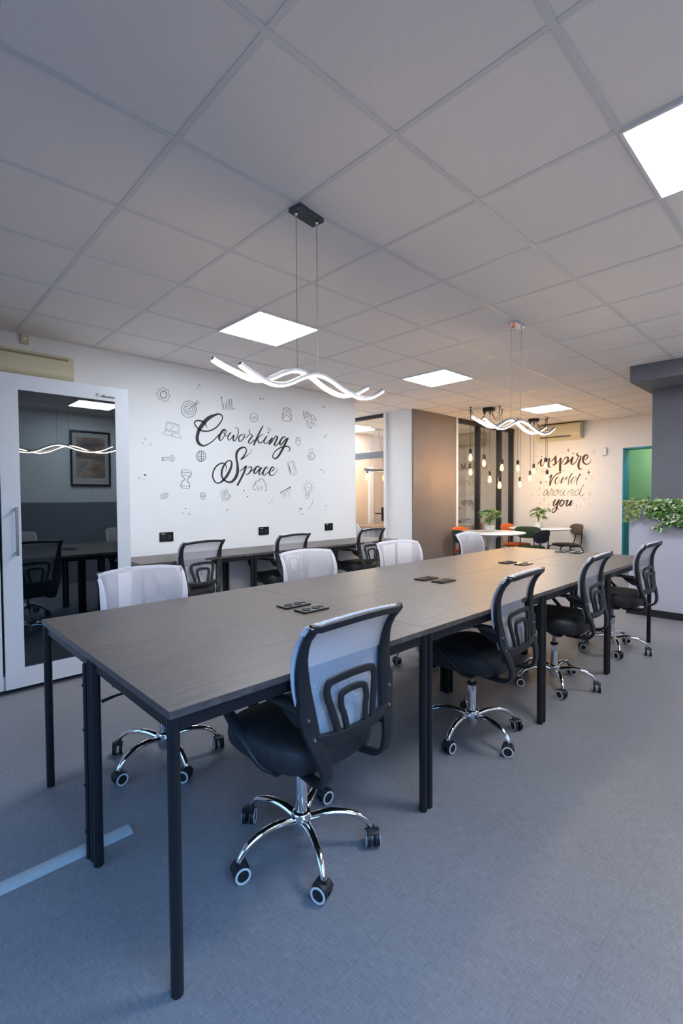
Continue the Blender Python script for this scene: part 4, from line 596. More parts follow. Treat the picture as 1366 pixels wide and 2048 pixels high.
    for j in range(nz+1):
        z = .515+.40*j/nz; row = []
        wv = backw(min(z, .905))+.016
        for i in range(nx+1):
            u = -1+2*i/nx; x = u*wv; off = .012
            if abs(u) > .94: off = -.006 if abs(u) > .99 else .008
            zz = z+(.014*(1-u*u) if j > nz-3 else .014*(1-u*u)*j/nz)
            row.append(bm.verts.new((x, backy(min(z, .905))+curv(x)+off, zz)))
        V.append(row)
    last = []
    for i in range(nx+1):
        v = V[-1][i].co; last.append(bm.verts.new((v.x, v.y-.026, v.z-.002)))
    V.append(last)
    for j in range(len(V)-1):
        for i in range(nx): bm.faces.new((V[j][i], V[j][i+1], V[j+1][i+1], V[j+1][i]))
    obj('back_net', bm, 'net', t, smooth=True)
    bm = nb()
    P = []
    for i in range(13):
        z = .56+.33*i/12; P.append((-(backw(z)+.014), backy(z)+curv(backw(z))+.006, z))
    Q = [(-.213, backy(.905)+curv(.213)+.008, .905)]
    for i in range(1, 14):
        u = -1+2*i/14; x = u*.213; Q.append((x, backy(.91)+curv(x)+.002, .908+.016*(1-u*u)))
    Rr = [(-x, y, z) for x, y, z in reversed(P)]
    tube(bm, P, .0035, ry=[.008+.008*math.sin(PI*i/12) for i in range(13)], upv=(1, 0, 0), sq=True)
    tube(bm, [(-x, y, z) for x, y, z in P], .0035, ry=[.008+.008*math.sin(PI*i/12) for i in range(13)], upv=(1, 0, 0), sq=True)
    tube(bm, [P[-1]]+Q+[(.213, Q[0][1], .905), Rr[0]], .0035, ry=.008, upv=(0, .1, 1), sq=True)
    obj('net_hem', bm, 'hem', t, smooth='auto')
    # armrests: a loop on each side with a broad bolted plate at the rail
    for s in (-1, 1):
        bm = nb()
        ctrl = [(.190, -.232, .645), (.212, -.185, .662), (.236, -.06, .668), (.248, .05, .664), (.252, .120, .650), (.250, .150, .620), (.246, .125, .575), (.236, .06, .510), (.222, -.01, .450), (.205, -.055, .410), (.175, -.085, .396)]
        P = spline(ctrl, 3); n = len(P)
        tube(bm, [(s*x, y, z) for x, y, z in P], [.030-.012*min(1, i/9) for i in range(n)], ry=.009, upv=None, sq=True)
        P2 = spline([(.196, -.250, .668), (.193, -.252, .62), (.180, -.262, .565), (.160, -.280, .505), (.146, -.288, .455), (.138, -.278, .415), (.134, -.235, .393), (.12, -.12, .390)], 4)
        n2 = len(P2)
        tube(bm, [(s*x, y, z) for x, y, z in P2], .0085, ry=[.027-.010*i/(n2-1) for i in range(n2)], upv=(1, 0, 0), sq=True)
        prism(bm, [(-.245, .672), (-.12, .672), (-.165, .628), (-.215, .600), (-.245, .598)], s*.205-.009, s*.205+.009, 'x')
        box(bm, min(s*.20, s*.06), max(s*.20, s*.06), -.11, -.06, .388, .400)
        ar = obj('armrest', bm, 'black_plastic', t, smooth='auto')
        for (x, y, z) in ((.194, -.256, .622), (.178, -.266, .560)):
            obj('bolt', cyl(nb(), (s*x, y, z), (s*x, y-.010, z), .0062, .005, 10), 'screw', ar, smooth='auto')
    return t
ch0 = make_chair()
chairs = [  # x, y, facing, base turn, label, group
 (1.112, 1.376, 1.5, 13, 'black office chair with grey net back at the nearest right-hand desk, closest to the camera', 'r'),
 (2.315, 1.385, 3, 22, 'black net-back office chair tucked under the right-hand row, second from the camera', 'r'),
 (3.350, 1.365, 3, -20, 'black net-back office chair tucked under the right-hand row, third from the camera', 'r'),
 (4.450, 1.335, -1, -25, 'black net-back office chair at the far end of the right-hand row, by the planter wall', 'r'),
 (1.010, 2.330, 177, 34, 'office chair with pale net back in front of the glass booth, at the left-hand row', 'l'),
 (2.160, 2.350, 174, 30, 'office chair with pale net back in the left-hand row, second from the booth', 'l'),
 (3.130, 2.350, 167, 12, 'office chair with pale net back in the left-hand row, third from the booth', 'l'),
 (4.400, 2.400, 180, 50, 'pale net-back office chair ending the left-hand row, by the round tables', 'l'),
 (2.060, 4.215, 6, 10, 'black office chair at the wall desk next to the booth, under the word Coworking', 'w'),
 (3.110, 4.235, 4, 40, 'black office chair at the middle wall desk, showing its left armrest', 'w'),
 (4.310, 4.220, 1, 25, 'black office chair at the last wall desk beside the corridor opening', 'w')]
GR = {'r': 'office chairs along the right side of the long table', 'l': 'office chairs along the left side of the long table', 'w': 'office chairs at the wall desks'}
for i, (x, y, a, b, lab, g_) in enumerate(chairs):
    a = math.radians(a); b = math.radians(b)
    if i == 0:
        o = ch0; o['label'] = lab; o['group'] = GR[g_]; o.location = (x, y, 0); made = [c for c in COL.objects if c.parent == ch0]
        first = made; fa = (a, b)
    else:
        o, made = dup(ch0, (x, y, 0), a, lab, GR[g_])
        for c in made:
            if c.name.startswith(('star_base', 'caster')): c.rotation_euler = (0, 0, b-a)
ch0.rotation_euler = (0, 0, fa[0])
for c in first:
    if c.name.startswith(('star_base', 'caster')): c.rotation_euler = (0, 0, fa[1]-fa[0])

# ------------------------------------------------------------------ acoustic booth
YB = 3.809
t = thing('phone_booth', 'white acoustic phone booth with dark glass door standing at the mural wall', 'booth', (0, 0, 0))
bm = nb(); xl, xr, zt = -.42, 1.412, 2.128
box(bm, xl, xr, YB+.02, YA-.05, zt-.06, zt); box(bm, xl, xr, YB+.02, YA-.05, .03, .12)
box(bm, xl, xl+.05, YB+.02, YA-.05, .12, zt-.06); box(bm, xr-.05, xr, YB+.02, YA-.05, .12, zt-.06); box(bm, .50, .56, YB+.02, YA-.05, .12, zt-.06)
obj('body', bm, 'booth_white', t)
bm = nb(); box(bm, .56, xr-.05, YA-.10, YA-.05, .12, zt-.06); box(bm, .562, .58, YB+.03, YA-.10, .12, zt-.06); box(bm, xr-.07, xr-.05, YB+.03, YA-.10, .12, zt-.06); box(bm, .58, xr-.07, YB+.03, YA-.10, .12, .14); box(bm, .58, xr-.07, YB+.03, YA-.10, zt-.09, zt-.06)
obj('felt_lining', bm, 'booth_dark', t)
obj('side_panel', box(nb(), xl, .578, YB, YB+.022, .034, zt), 'booth_white', t, bevel=.003)
d = nb(); dx0, dx1 = .592, xr; gx0, gx1, gz0, gz1 = .70, 1.316, .165, 2.025
box(d, dx0, gx0, YB, YB+.03, .034, zt); box(d, gx1, dx1, YB, YB+.03, .034, zt); box(d, gx0, gx1, YB, YB+.03, .034, gz0); box(d, gx0, gx1, YB, YB+.03, gz1, zt)
dr = obj('door', d, 'booth_white', t)
obj('window_pane', box(nb(), gx0, gx1, YB+.002, YB+.008, gz0, gz1), 'booth_glass', dr)
bm = nb(); hx = .668
tube(bm, [(hx, YB-.045, .925), (hx, YB-.045, 1.247)], .008, ry=.008, sq=True)
for z in (.94, 1.232): tube(bm, [(hx, YB-.045, z), (hx, YB, z)], .007, sq=True)
obj('door_handle', bm, 'steel', dr, smooth='auto')
def text(name, s, loc, rot, size, m, parent, ext=.0003):
    cu = bpy.data.curves.new(name, 'FONT'); cu.body = s; cu.size = size; cu.extrude = ext; cu.materials.append(M[m]); cu.offset = size*.012
    tmp = bpy.data.objects.new(name, cu); COL.objects.link(tmp); dg = bpy.context.evaluated_depsgraph_get(); me = bpy.data.meshes.new_from_object(tmp.evaluated_get(dg)); bpy.data.objects.remove(tmp)
    o = bpy.data.objects.new(name, me); COL.objects.link(o); o.parent = parent; o.location = loc; o.rotation_euler = rot; return o
text('maker_lettering', 'offcoustic', (1.215, YB-.0015, 2.047), (PI/2, 0, 0), .026, 'ink', dr)
bm = nb(); 
for a in ((1.183, 1.205, 2.047, 2.0495), (1.183, 1.205, 2.0665, 2.069), (1.183, 1.1855, 2.047, 2.069), (1.2025, 1.205, 2.047, 2.069)): box(bm, a[0], a[1], YB-.0012, YB-.0002, a[2], a[3])
box(bm, 1.190, 1.1925, YB-.0012, YB-.0002, 2.052, 2.064); box(bm, 1.190, 1.198, YB-.0012, YB-.0002, 2.062, 2.064)
obj('maker_emblem', bm, 'ink', dr)
bm = nb(); box(bm, .60, 1.36, YA-.36, YA-.10, .90, .925)
obj('shelf', bm, 'booth_dark', t)
for x in (-.3, 1.3):
    for y in (3.9, 4.4): obj('foot', lathe(nb(), [(.03, 0), (.03, .031)], 12, (x, y, 0)), 'black_plastic', t)

# ------------------------------------------------------------------ air conditioners
def aircon(name, label, loc, rz, wd, h, dp):
    t = thing(name, label, 'air conditioner', loc, rz)
    # local: x along width 0..wd, y outwards negative, z 0..h
    prof = spline([(0, 0), (-dp*.55, .0), (-dp*.86, .03), (-dp, .075), (-dp*1.0, h*.62), (-dp*.94, h*.90), (-dp*.80, h*.985), (-dp*.55, h), (0, h)], 3)
    obj('casing', prism(nb(), prof, 0, wd, 'x'), 'beige', t, smooth='auto')
    bm = nb(); box(bm, .05, wd-.05, -dp*.93, -dp*.90, .028, .052)
    return t, dp
t, dp = aircon('air_conditioner', 'yellowed wall air conditioner above the glass booth', (.22, YA, 2.215), 0, .97, .235, .205)
obj('outlet', box(nb(), .05, .84, -.195, -.10, -.006, .014), 'black_plastic', t)
obj('flap', box(nb(), .04, .85, -.203, -.188, .012, .032), 'beige', t, bevel=.003)
bm = nb(); box(bm, .03, .93, -.2045, -.19, .190, .205); obj('groove_shade_strip', bm, 'beige_dark', t)  # dark strip on the casing, painted as the shade of a groove
obj('corner_cap', box(nb(), .862, .945, -.19, -.11, -.010, .012), 'beige', t, bevel=.004)
bm = nb(); rr = random.Random(3)
for k in range(15): box(bm, .585+k*.0052, .585+k*.0052+.0036, -.2062, -.2050, .105, .105+(.007 if k else .012)+rr.random()*.002)
obj('brand_lettering', bm, 'ink', t)
t, dp = aircon('air_conditioner', 'cream air conditioner high on the far wall above the word inspire', (X1, 3.955, 2.325), -PI/2, .76, .275, .20)
obj('outlet', box(nb(), .06, .60, -.200, -.13, .035, .052), 'black_plastic', t)
obj('flap', box(nb(), .06, .60, -.206, -.190, .052, .062), 'beige', t)
# small devices
t = thing('motion_sensor', 'small beige wall sensor above the air conditioner over the booth', 'sensor', (.888, YA, 2.58))
obj('housing', box(nb(), -.028, .028, -.035, 0, -.045, .030), 'beige', t, bevel=.006)
obj('lens', lathe(nb(), [(.012, 0), (.012, .012), (.006, .016)], 14), 'white_plastic', t, smooth='auto'); bpy.data.objects['lens'].rotation_euler = (PI/2, 0, 0); bpy.data.objects['lens'].location = (0, -.034, -.012)
t = thing('wall_sensor', 'small white sensor on the far wall left of the teal doorway', 'sensor', (X1, 2.85, 2.06))
obj('housing', box(nb(), -.04, 0, -.035, .035, -.07, .07), 'white_plastic', t, bevel=.01)
obj('lens', box(nb(), -.043, -.038, -.02, .02, -.03, .03), 'white_plastic', t)
# wall sockets
def wsock(x, lab, first=None):
    if first: return dup(first, (x, YA, .925), 0, lab)[0]
    t = thing('wall_socket', lab, 'power socket', (x, YA, .925), 0, 'double sockets under the mural')
    obj('cover_plate', box(nb(), -.069, .069, -.009, 0, -.045, .045), 'black_gloss', t, bevel=.002)
    for sx in (-1, 1):
        bm = nb(); c = Vector((sx*.031, 0, -.004)); s1 = Vector((1, 0, 0)); t1 = Vector((0, 0, 1)); R = []
        for rr, yy in ((.024, -.009), (.024, -.012), (.020, -.012), (.0195, -.0095)): R.append([c+s1*rr*math.cos(2*PI*q/20)+t1*rr*math.sin(2*PI*q/20)+Vector((0, yy, 0)) for q in range(20)])
        obj('socket_well', rings(bm, R), 'black_plastic', t, smooth='auto')
    bm = nb()
    for x_ in (-.045, -.032, -.019): box(bm, x_-.004, x_+.004, -.0105, -.009, .027, .033)
    obj('indicator', bm, 'white_plastic', t)
    return t
w0 = wsock(2.030, 'black double wall socket under the mural, nearest the booth')
wsock(3.167, 'black double wall socket under the mural, middle one below Space', w0); wsock(4.167, 'black double wall socket under the mural, nearest the corridor opening', w0)
# framed print on the wall behind the camera (seen mirrored in the booth door)
t = thing('framed_print', 'framed print on the wall behind, mirrored in the booth door', 'picture', (2.455, Y0, 1.93))
bm = nb()
for a in ((-.29, .29, .40, .43), (-.29, .29, -.43, -.40), (-.29, -.265, -.40, .40), (.265, .29, -.40, .40)): box(bm, a[0], a[1], 0, .03, a[2], a[3])
obj('frame', bm, 'black_plastic', t)
obj('mat_board', box(nb(), -.265, .265, 0, .012, -.40, .40), 'paperart', t)
obj('print', box(nb(), -.21, .21, .012, .014, -.30, .33), 'art', t)

# ------------------------------------------------------------------ ceiling lights
def panel(x, y, lab, z=CE):
    t = thing('ceiling_light', lab, 'ceiling light', (x, y, z), 0, 'square ceiling light panels')
    bm = nb(); h = .285
    for a in ((-h, h, -h, -h+.012), (-h, h, h-.012, h), (-h, -h+.012, -h+.012, h-.012), (h-.012, h, -h+.012, h-.012)): box(bm, a[0], a[1], a[2], a[3], -.012, -.001)
    obj('frame', bm, 'white_plastic', t)
    obj('diffuser', box(nb(), -h+.012, h-.012, -h+.012, h-.012, -.008, -.004), 'panel', t)
    return t
panel(2.259, 3.153, 'square light panel behind the nearer wave lamp')
panel(4.539, 3.153, 'square light panel in the middle of the ceiling, right of the first wave lamp')
panel(7.30, 3.115, 'small far light panel above the hanging bulbs')
panel(2.259, .303, 'square light panel cut off at the right edge of the ceiling')
panel(4.539, .303, 'square light panel beyond the right edge, over the walkway')
panel(5.20, 6.42, 'added unseen light panel in the corridor, brightening the white pillar')  # hidden panel added only to brighten the pillar face
panel(6.74, 6.55, 'square light panel inside the meeting room, seen above the corridor')

# ------------------------------------------------------------------ wave pendants
def wave_pendant(label, loc, rz, tilt, left, right):
    """origin at the middle of the ceiling plate; z of the strips given below it"""
    t = thing('wave_pendant_lamp', label, 'pendant lamp', loc, rz, 'twisted LED pendant lamps')
    obj('ceiling_plate', box(nb(), -.082, .082, -.036, .036, -.022, -.001), 'chrome_reflecting_dark' if 'nearer' in label else 'chrome', t, bevel=.001)
    zc = -(CE-1.868)
    for s, off, wy in ((0, -.057, .012), (1, .057, -.012)):
        l, r = left, right
        ctrl = [(-l, -.012), (-l*.86, -.035), (-l*.62, -.062), (-l*.42, -.052), (-l*.18, -.004), (0, .018), (r*.16, .006), (r*.38, -.036), (r*.60, -.055), (r*.80, -.036), (r, .012)]
        pts = spline(ctrl, 5)
        P = [(off+x, wy+(.010 if s else -.010)*math.sin(PI*(x+l)/(l+r)*2), zc+z+tilt*x) for x, z in pts]
        st = obj('strip_housing', tube(nb(), P, .0085, ry=.0075, upv=(0, 0, 1), sq=True), 'alu', t, smooth='auto')
        obj('light_diffuser', tube(nb(), [(x, y, z-.0080) for x, y, z in P], .0078, ry=.0050, upv=(0, 0, 1), sq=True), 'led', st, smooth='auto')
        obj('suspension_cable', cyl(nb(), (off, wy, -.02), (off, wy, zc+.03), .0017, seg=8), 'steel', t, smooth='auto')
        obj('cable_grip', lathe(nb(), [(.006, -.022), (.008, -.026), (.006, -.033), (.003, -.036)], 12, (off, wy, 0)), 'chrome', t, smooth='auto')
    return t
wave_pendant('nearer twisted LED wave lamp over the long table', (1.478, 1.755, CE), math.radians(7), .04, .47, .55)
wave_pendant('farther twisted LED wave lamp hanging past the middle of the long table', (3.560, 1.755, CE), math.radians(-1), .01, .53, .60)

# ------------------------------------------------------------------ hanging bulb clusters
def cluster(label, cx, cy_, bulbs):
    t = thing('bulb_chandelier', label, 'chandelier', (cx, cy_, CE), 0, 'spider chandeliers with bare bulbs')
    obj('ceiling_rose', lathe(nb(), [(.085, -.045), (.09, -.042), (.09, -.002), (.086, -.001)], 28), 'black_metal', t, smooth='auto')
    for k, (x, y, z) in enumerate(bulbs):
        dx, dy, dz = x-cx, y-cy_, z-CE
        a = math.atan2(dy, dx); rose = (.06*math.cos(a), .06*math.sin(a))
        far = math.hypot(dx, dy) > .12
        bm = nb()
        if far:
            P = [(rose[0], rose[1], -.045), (rose[0], rose[1], -.085)]
            for q in range(1, 8):
                u = q/8; P.append((rose[0]+(dx-rose[0])*u, rose[1]+(dy-rose[1])*u, -.09-.11*math.sin(PI*u)+.05*u))
            P += [(dx, dy, -.03), (dx+.006, dy, -.035), (dx, dy, -.08), (dx, dy, dz+.11)]
            tube(bm, P, .0032, 6)
        else: tube(bm, [(dx, dy, -.04), (dx, dy, -.3), (dx, dy, dz+.11)], .0032, 6)
        cord = obj('cord', bm, 'black_plastic', t, smooth='auto')
        if far:
            bm = nb(); lathe(bm, [(.018, -.001), (.018, -.008), (.006, -.012), (.006, -.03), (.012, -.036)], 14, (dx, dy, 0)); obj('ceiling_hook', bm, 'black_metal', cord, smooth='auto')
        else: obj('strain_relief', lathe(nb(), [(.011, -.045), (.011, -.085), (.006, -.09)], 12, (dx, dy, 0)), 'black_metal', cord, smooth='auto')
        so = obj('bulb_socket', lathe(nb(), [(.010, .118), (.021, .108), (.0225, .100), (.0225, .045), (.018, .040)], 18, (dx, dy, dz)), 'black_metal', t, smooth='auto')
        b = obj('bulb', lathe(nb(), [(.0135, .042), (.0155, .03), (.025, .005), (.030, -.02), (.028, -.042), (.018, -.060), (.004, -.067)], 18, (dx, dy, dz)), 'bulbglass', t, smooth=True)
        bm = nb()
        for q in range(4):
            an = PI/2*q; c_, s_ = math.cos(an), math.sin(an)
            tube(bm, [(dx+.004*c_, dy+.004*s_, dz+.03), (dx+.014*c_, dy+.014*s_, dz-.045)], .0042, 6)
        obj('filament', bm, 'bulbcore', b)
    return t
cluster('bare bulb chandelier over the nearer round table, in front of the glass wall', 6.63, 3.69, [(6.35, 3.83, 1.89), (6.60, 3.98, 1.69), (6.57, 3.735, 1.81), (6.68, 3.70, 1.572), (6.86, 3.60, 1.750), (6.62, 3.51, 1.478)])
cluster('bare bulb chandelier over the farther round table, in front of the mural', 8.14, 3.69, [(7.85, 3.83, 1.795), (8.08, 3.90, 1.523), (8.13, 3.745, 1.626), (8.20, 3.712, 1.745), (8.32, 3.56, 1.848), (8.17, 3.47, 1.626)])

# ------------------------------------------------------------------ round tables, plants, lounge chairs
def round_table(label, x, y):
    t = thing('round_table', label, 'table', (x, y, 0), 0, 'white round pedestal tables')
    obj('tabletop', lathe(nb(), [(.46, .728), (.495, .738), (.502, .746), (.502, .752), (.496, .756)], 64), 'white_plastic', t, smooth='auto')
    obj('pedestal', lathe(nb(), [(.27, 0), (.27, .008), (.20, .02), (.10, .05), (.055, .12), (.045, .22), (.045, .40), (.052, .55), (.070, .65), (.105, .70), (.13, .728)], 40), 'white_plastic', t, smooth='auto')
    return t
round_table('white round pedestal table nearer the camera, below the first bulb cluster', 6.78, 3.73)
round_table('white round pedestal table by the far wall lettering', 8.23, 3.62)
def leafmesh(bm, base, d, upn, ln, wd, fold=.25, nseg=5, droop=.3):
    d = Vector(d).normalized(); s = d.cross(Vector(upn)).normalized(); n = s.cross(d)
    pr = None
    for i in range(nseg+1):
        u = i/nseg; w_ = wd*(math.sin(PI*min(1, u*.92+.08))**.8)*(1-u*.25) if i < nseg else .0005
        c = Vector(base)+d*ln*u-Vector((0, 0, 1))*droop*ln*u*u
        row = [bm.verts.new(c-s*w_*.5+n*w_*fold), bm.verts.new(c), bm.verts.new(c+s*w_*.5+n*w_*fold)]
        if pr:
            bm.faces.new((pr[0], pr[1], row[1], row[0])); bm.faces.new((pr[1], pr[2], row[2], row[1]))
        pr = row
def pot_plant(label, x, y, seed, broad):
    rr = random.Random(seed)
    t = thing('potted_plant', label, 'plant', (x, y, .7562), 0, 'potted plants on the round tables')
    obj('pot', lathe(nb(), [(.052, 0), (.060, .004), (.072, .05), (.076, .10), (.070, .102), (.064, .09)], 28), 'pot', t, smooth='auto')
    obj('soil', lathe(nb(), [(.066, .085), (.060, .088)], 20), 'soil', t)
    sb = nb(); lb = nb(); l2 = nb()
    for k in range(20):
        a = rr.random()*2*PI; r = .03+.12*rr.random(); h = .18+.16*rr.random() if k > 3 else .30+.05*rr.random()
        tip = Vector((r*math.cos(a), r*math.sin(a), h))
        P = spline([(0, 0, .08), (tip.x*.25, tip.y*.25, .08+(h-.08)*.6), tuple(tip)], 4)
        tube(sb, P, .0022, 5)
        big = broad and k % 3 == 0
        for q in range(1 if big else 4):
            b2 = a+(q-1.5)*.75+rr.uniform(-.3, .3)
            dd = Vector((math.cos(b2), math.sin(b2), rr.uniform(-.2, .35)))
            leafmesh(l2 if big else lb, tip-Vector((0, 0, .012*q)), dd, (0, 0, 1), (.12 if big else .085)*rr.uniform(.8, 1.2), (.095 if big else .052)*rr.uniform(.8, 1.2), .2, 5, .35)
    obj('stems', sb, 'stem', t, smooth='auto'); obj('leaves', lb, 'leaf', t)
    if broad: obj('broad_leaves', l2, 'leaf_light', t)
    else: l2.free()
pot_plant('feathery green plant in a white pot on the nearer round table', 6.86, 3.80, 5, False)
pot_plant('bushy green plant in a white pot on the farther round table', 8.27, 3.66, 9, True)
def lounge_chair(name, label, m, frame, x, y, rz, group=None):
    t = thing(name, label, 'chair', (x, y, 0), math.radians(rz), group)
    R = []
    for k, z in ((.86, .430), (.97, .436), (1.0, .450), (.96, .464), (.8, .470), (.4, .472)):
        R.append([(.215*k*math.copysign(abs(math.cos(q))**.75, math.cos(q)), .205*k*math.copysign(abs(math.sin(q))**.75, math.sin(q)), z) for q in [2*PI*i/32 for i in range(32)]])
    obj('seat', rings(nb(), R), m, t, smooth=True)
    R = []
    for yo, k in ((-.016, .86), (-.010, .97), (0, 1.0), (.010, .97), (.016, .86)):
        ring_ = []
        for i in range(32):
            q = 2*PI*i/32; xx = .212*k*math.copysign(abs(math.cos(q))**.62, math.cos(q)); zz = .098*k*math.copysign(abs(math.sin(q))**.8, math.sin(q))
            ring_.append((xx*(1+.12*(zz/.1)), -.225+yo+.85*xx*xx-.12*zz, .715+zz))
        R.append(ring_)
    obj('backrest', rings(nb(), R), m, t, smooth=True)
    bm = nb()
    for s in (-1, 1): tube(bm, spline([(s*.10, -.245, .72), (s*.105, -.235, .60), (s*.12, -.215, .48), (s*.14, -.17, .425), (s*.15, 0, .42)], 3), .009, 8)
    tube(bm, [(-.16, -.13, .424), (.16, -.13, .424)], .009, 8); tube(bm, [(-.16, .13, .424), (.16, .13, .424)], .009, 8)
    obj('back_frame', bm, frame, t, smooth='auto')
    for s in (-1, 1):
        for f in (-1, 1):
            obj('leg', tube(nb(), spline([(s*.10, f*.13, .424), (s*.185, f*.165, .418), (s*.215, f*.195, .37), (s*.235, f*.225, .0)], 4), .0095, 8), frame, t, smooth='auto')
    return t
M['orange_metal'] = mat('orange_metal', (.40, .10, .03), .4)
M['green_metal'] = mat('green_metal', (.02, .045, .03), .4)
cg = 'upholstered chairs at the round tables'
lounge_chair('lounge_chair', 'orange padded chair at the left side of the nearer round table', 'orange', 'orange_metal', 6.84, 4.13, 175, cg)
lounge_chair('lounge_chair', 'dark green padded chair in front of the orange one, left of the nearer table', 'darkgreen', 'green_metal', 6.34, 3.81, -115, cg)
lounge_chair('lounge_chair', 'orange padded chair between the two round tables, by the glass wall', 'orange', 'orange_metal', 8.25, 4.03, 176, cg)
lounge_chair('lounge_chair', 'dark green padded chair between the round tables with its back to the camera', 'darkgreen', 'green_metal', 7.86, 3.60, -80, cg)
lounge_chair('lounge_chair', 'charcoal padded chair seen edge-on from behind, right of the nearer round table', 'charcoal', 'black_metal', 6.98, 3.22, -7, cg)
lounge_chair('lounge_chair', 'grey-brown padded chair on the right of the farther round table', 'taupe', 'black_metal', 8.74, 3.38, 48, cg)

# ------------------------------------------------------------------ meeting room furniture
t = thing('meeting_table', 'brown meeting table behind the glass door', 'table', (7.55, 6.45, 0))
obj('tabletop', box(nb(), -.75, .75, -.36, .36, .715, .745), 'wood', t, bevel=.003)
for sx in (-1, 1):
    for sy_ in (-1, 1): obj('leg', box(nb(), sx*.70-.02, sx*.70+.02, sy_*.31-.02, sy_*.31+.02, 0, .715), 'black_metal', t)
def shell_chair(label, x, y, rz):
    t = thing('shell_chair', label, 'chair', (x, y, 0), math.radians(rz), 'white shell chairs in the meeting room')
    R = []
    for u, (y_, z_, hw, c_) in enumerate([(.20, .43, .17, .01), (.17, .455, .215, .02), (.05, .445, .23, .04), (-.10, .450, .24, .09), (-.18, .50, .245, .14), (-.215, .60, .235, .10), (-.24, .70, .215, .06), (-.26, .80, .165, .03), (-.268, .83, .10, .01)]):
        top = [(-hw+2*hw*i/10, y_+(c_*1.0*((i-5)/5)**2 if u > 4 else 0), z_+(c_*((i-5)/5)**2 if u <= 4 else 0)) for i in range(11)]
        bot = [(p[0], p[1]-(.008 if u > 4 else 0), p[2]-(.008 if u <= 4 else 0)) for p in reversed(top)]
        R.append(top+bot)
    obj('shell', rings(nb(), R), 'white_plastic', t, smooth=True)
    bm = nb(); 
    obj('under_frame', box(nb(), -.10, .10, -.10, .10, .405, .437), 'black_metal', t)
    for sx in (-1, 1):
        for sy_ in (-1, 1): obj('leg', cyl(nb(), (sx*.09, sy_*.09, .42), (sx*.22, sy_*.21, 0), .015, .010, 10), 'wood', t, smooth='auto')
    return t
shell_chair('white shell chair partly hidden at the left of the corridor opening', 6.62, 6.22, -110)
shell_chair('white shell chair with rounded back behind the glass door', 7.28, 5.98, 10)
shell_chair('cream shell chair seen dimly through the glass wall', 9.85, 6.15, 15)
t = thing('side_table', 'small dark table seen through the glass wall', 'table', (10.2, 6.55, 0))
obj('tabletop', box(nb(), -.5, .5, -.3, .3, .735, .76), 'black_metal', t); obj('pedestal', lathe(nb(), [(.2, 0), (.2, .01), (.03, .03), (.03, .735)], 20), 'black_metal', t, smooth='auto')
t = thing('beam_pendant_lamp', 'black bar pendant with two amber bulbs in the meeting room', 'pendant lamp', (7.03, 6.30, CE))
obj('ceiling_plate', box(nb(), -.10, .10, -.05, .05, -.03, -.001), 'white_plastic', t)
obj('bar', tube(nb(), [(-.33, 0, -.795), (-.1, 0, -.80), (.15, 0, -.79), (.33, 0, -.795)], .022, ry=.022, sq=True), 'black_metal', t, smooth='auto')
for s in (-1, 1): obj('suspension_cord', cyl(nb(), (s*.06, 0, -.03), (s*.22, 0, -.775), .003, seg=6), 'black_plastic', t)
for x in (-.26, .25):
    obj('bulb_socket', lathe(nb(), [(.02, -.815), (.02, -.86)], 14, (x, 0, 0)), 'black_metal', t, smooth='auto')
    b = obj('bulb', lathe(nb(), [(.02, -.86), (.045, -.90), (.058, -.94), (.045, -.985), (.01, -1.0)], 20, (x, 0, 0)), 'bulbglass', t, smooth=True)
    bm = nb()
    for q in range(4):
        an = PI/2*q; tube(bm, [(x+.006*math.cos(an), .006*math.sin(an), -.87), (x+.02*math.cos(an), .02*math.sin(an), -.96)], .007, 6)
    obj('filament', bm, 'bulbcore', b)
t = thing('exit_sign', 'small white sign high on the wall behind the corridor glass', 'sign', (7.62, 6.95, 2.20))
obj('sign_face', box(nb(), -.13, .13, -.03, 0, -.07, .07), 'white_plastic', t, bevel=.004)
t = thing('lobby_lamp', 'round lamp on the ceiling behind the teal doorway', 'ceiling light', (9.75, 2.0, 2.5))
obj('diffuser', lathe(nb(), [(.14, -.001), (.14, -.03), (.11, -.05)], 28), emis('lobby_lamp_glow', (1, .95, .85), 40), t, smooth='auto')

# ------------------------------------------------------------------ trailing plants on the planter wall
def trailer(label, y0, y1, mats, seed, n, hang, leafsize):
    rr = random.Random(seed)
    t = thing('trailing_plant', label, 'plant', (6.09, (y0+y1)/2, 1.10), 0, 'trailing plants along the planter wall')
    yc = (y0+y1)/2; sb = nb(); lbs = [nb() for _ in mats]
    for k in range(n):
        y = y0+(y1-y0)*(k+.5)/n+rr.uniform(-.03, .03)-yc
        h = hang*rr.uniform(.2, 1.0); out = rr.uniform(-.13, -.155)
        if k % 3 == 2: P = [(0, y, 0), (-.03, y+.02, .12), (-.05, y+rr.uniform(-.05, .05), .14+.10*rr.random())]
        else: P = [(0, y, 0), (-.05, y, .12), (-.10, y+rr.uniform(-.02, .02), .135), (out, y+rr.uniform(-.05, .05), .09-h*.4), (out-.012, y+rr.uniform(-.06, .06), .09-h)]
        S_ = spline(P, 5); tube(sb, S_, .002, 5)
        for q, p in enumerate(S_[3:]):
            for s in (0, 1):
                a = rr.uniform(0, 2*PI); d = Vector((-abs(math.cos(a))*.6-.15, math.sin(a)*1.0, rr.uniform(-.6, .3)))
                leafmesh(lbs[rr.randrange(len(mats))], Vector(p)+Vector((-.002, 0, 0)), d, (-.7, 0, .7), leafsize*rr.uniform(.8, 1.6), leafsize*rr.uniform(.6, .9), .12, 4, .25)
    obj('stems', sb, 'stem', t, smooth='auto')
    for m_, b in zip(mats, lbs): obj('leaves', b, m_, t)
trailer('trailing plant with round olive leaves at the near corner of the planter wall', 1.52, 1.67, ['leaf_yellow', 'leaf_light'], 11, 5, .20, .040)
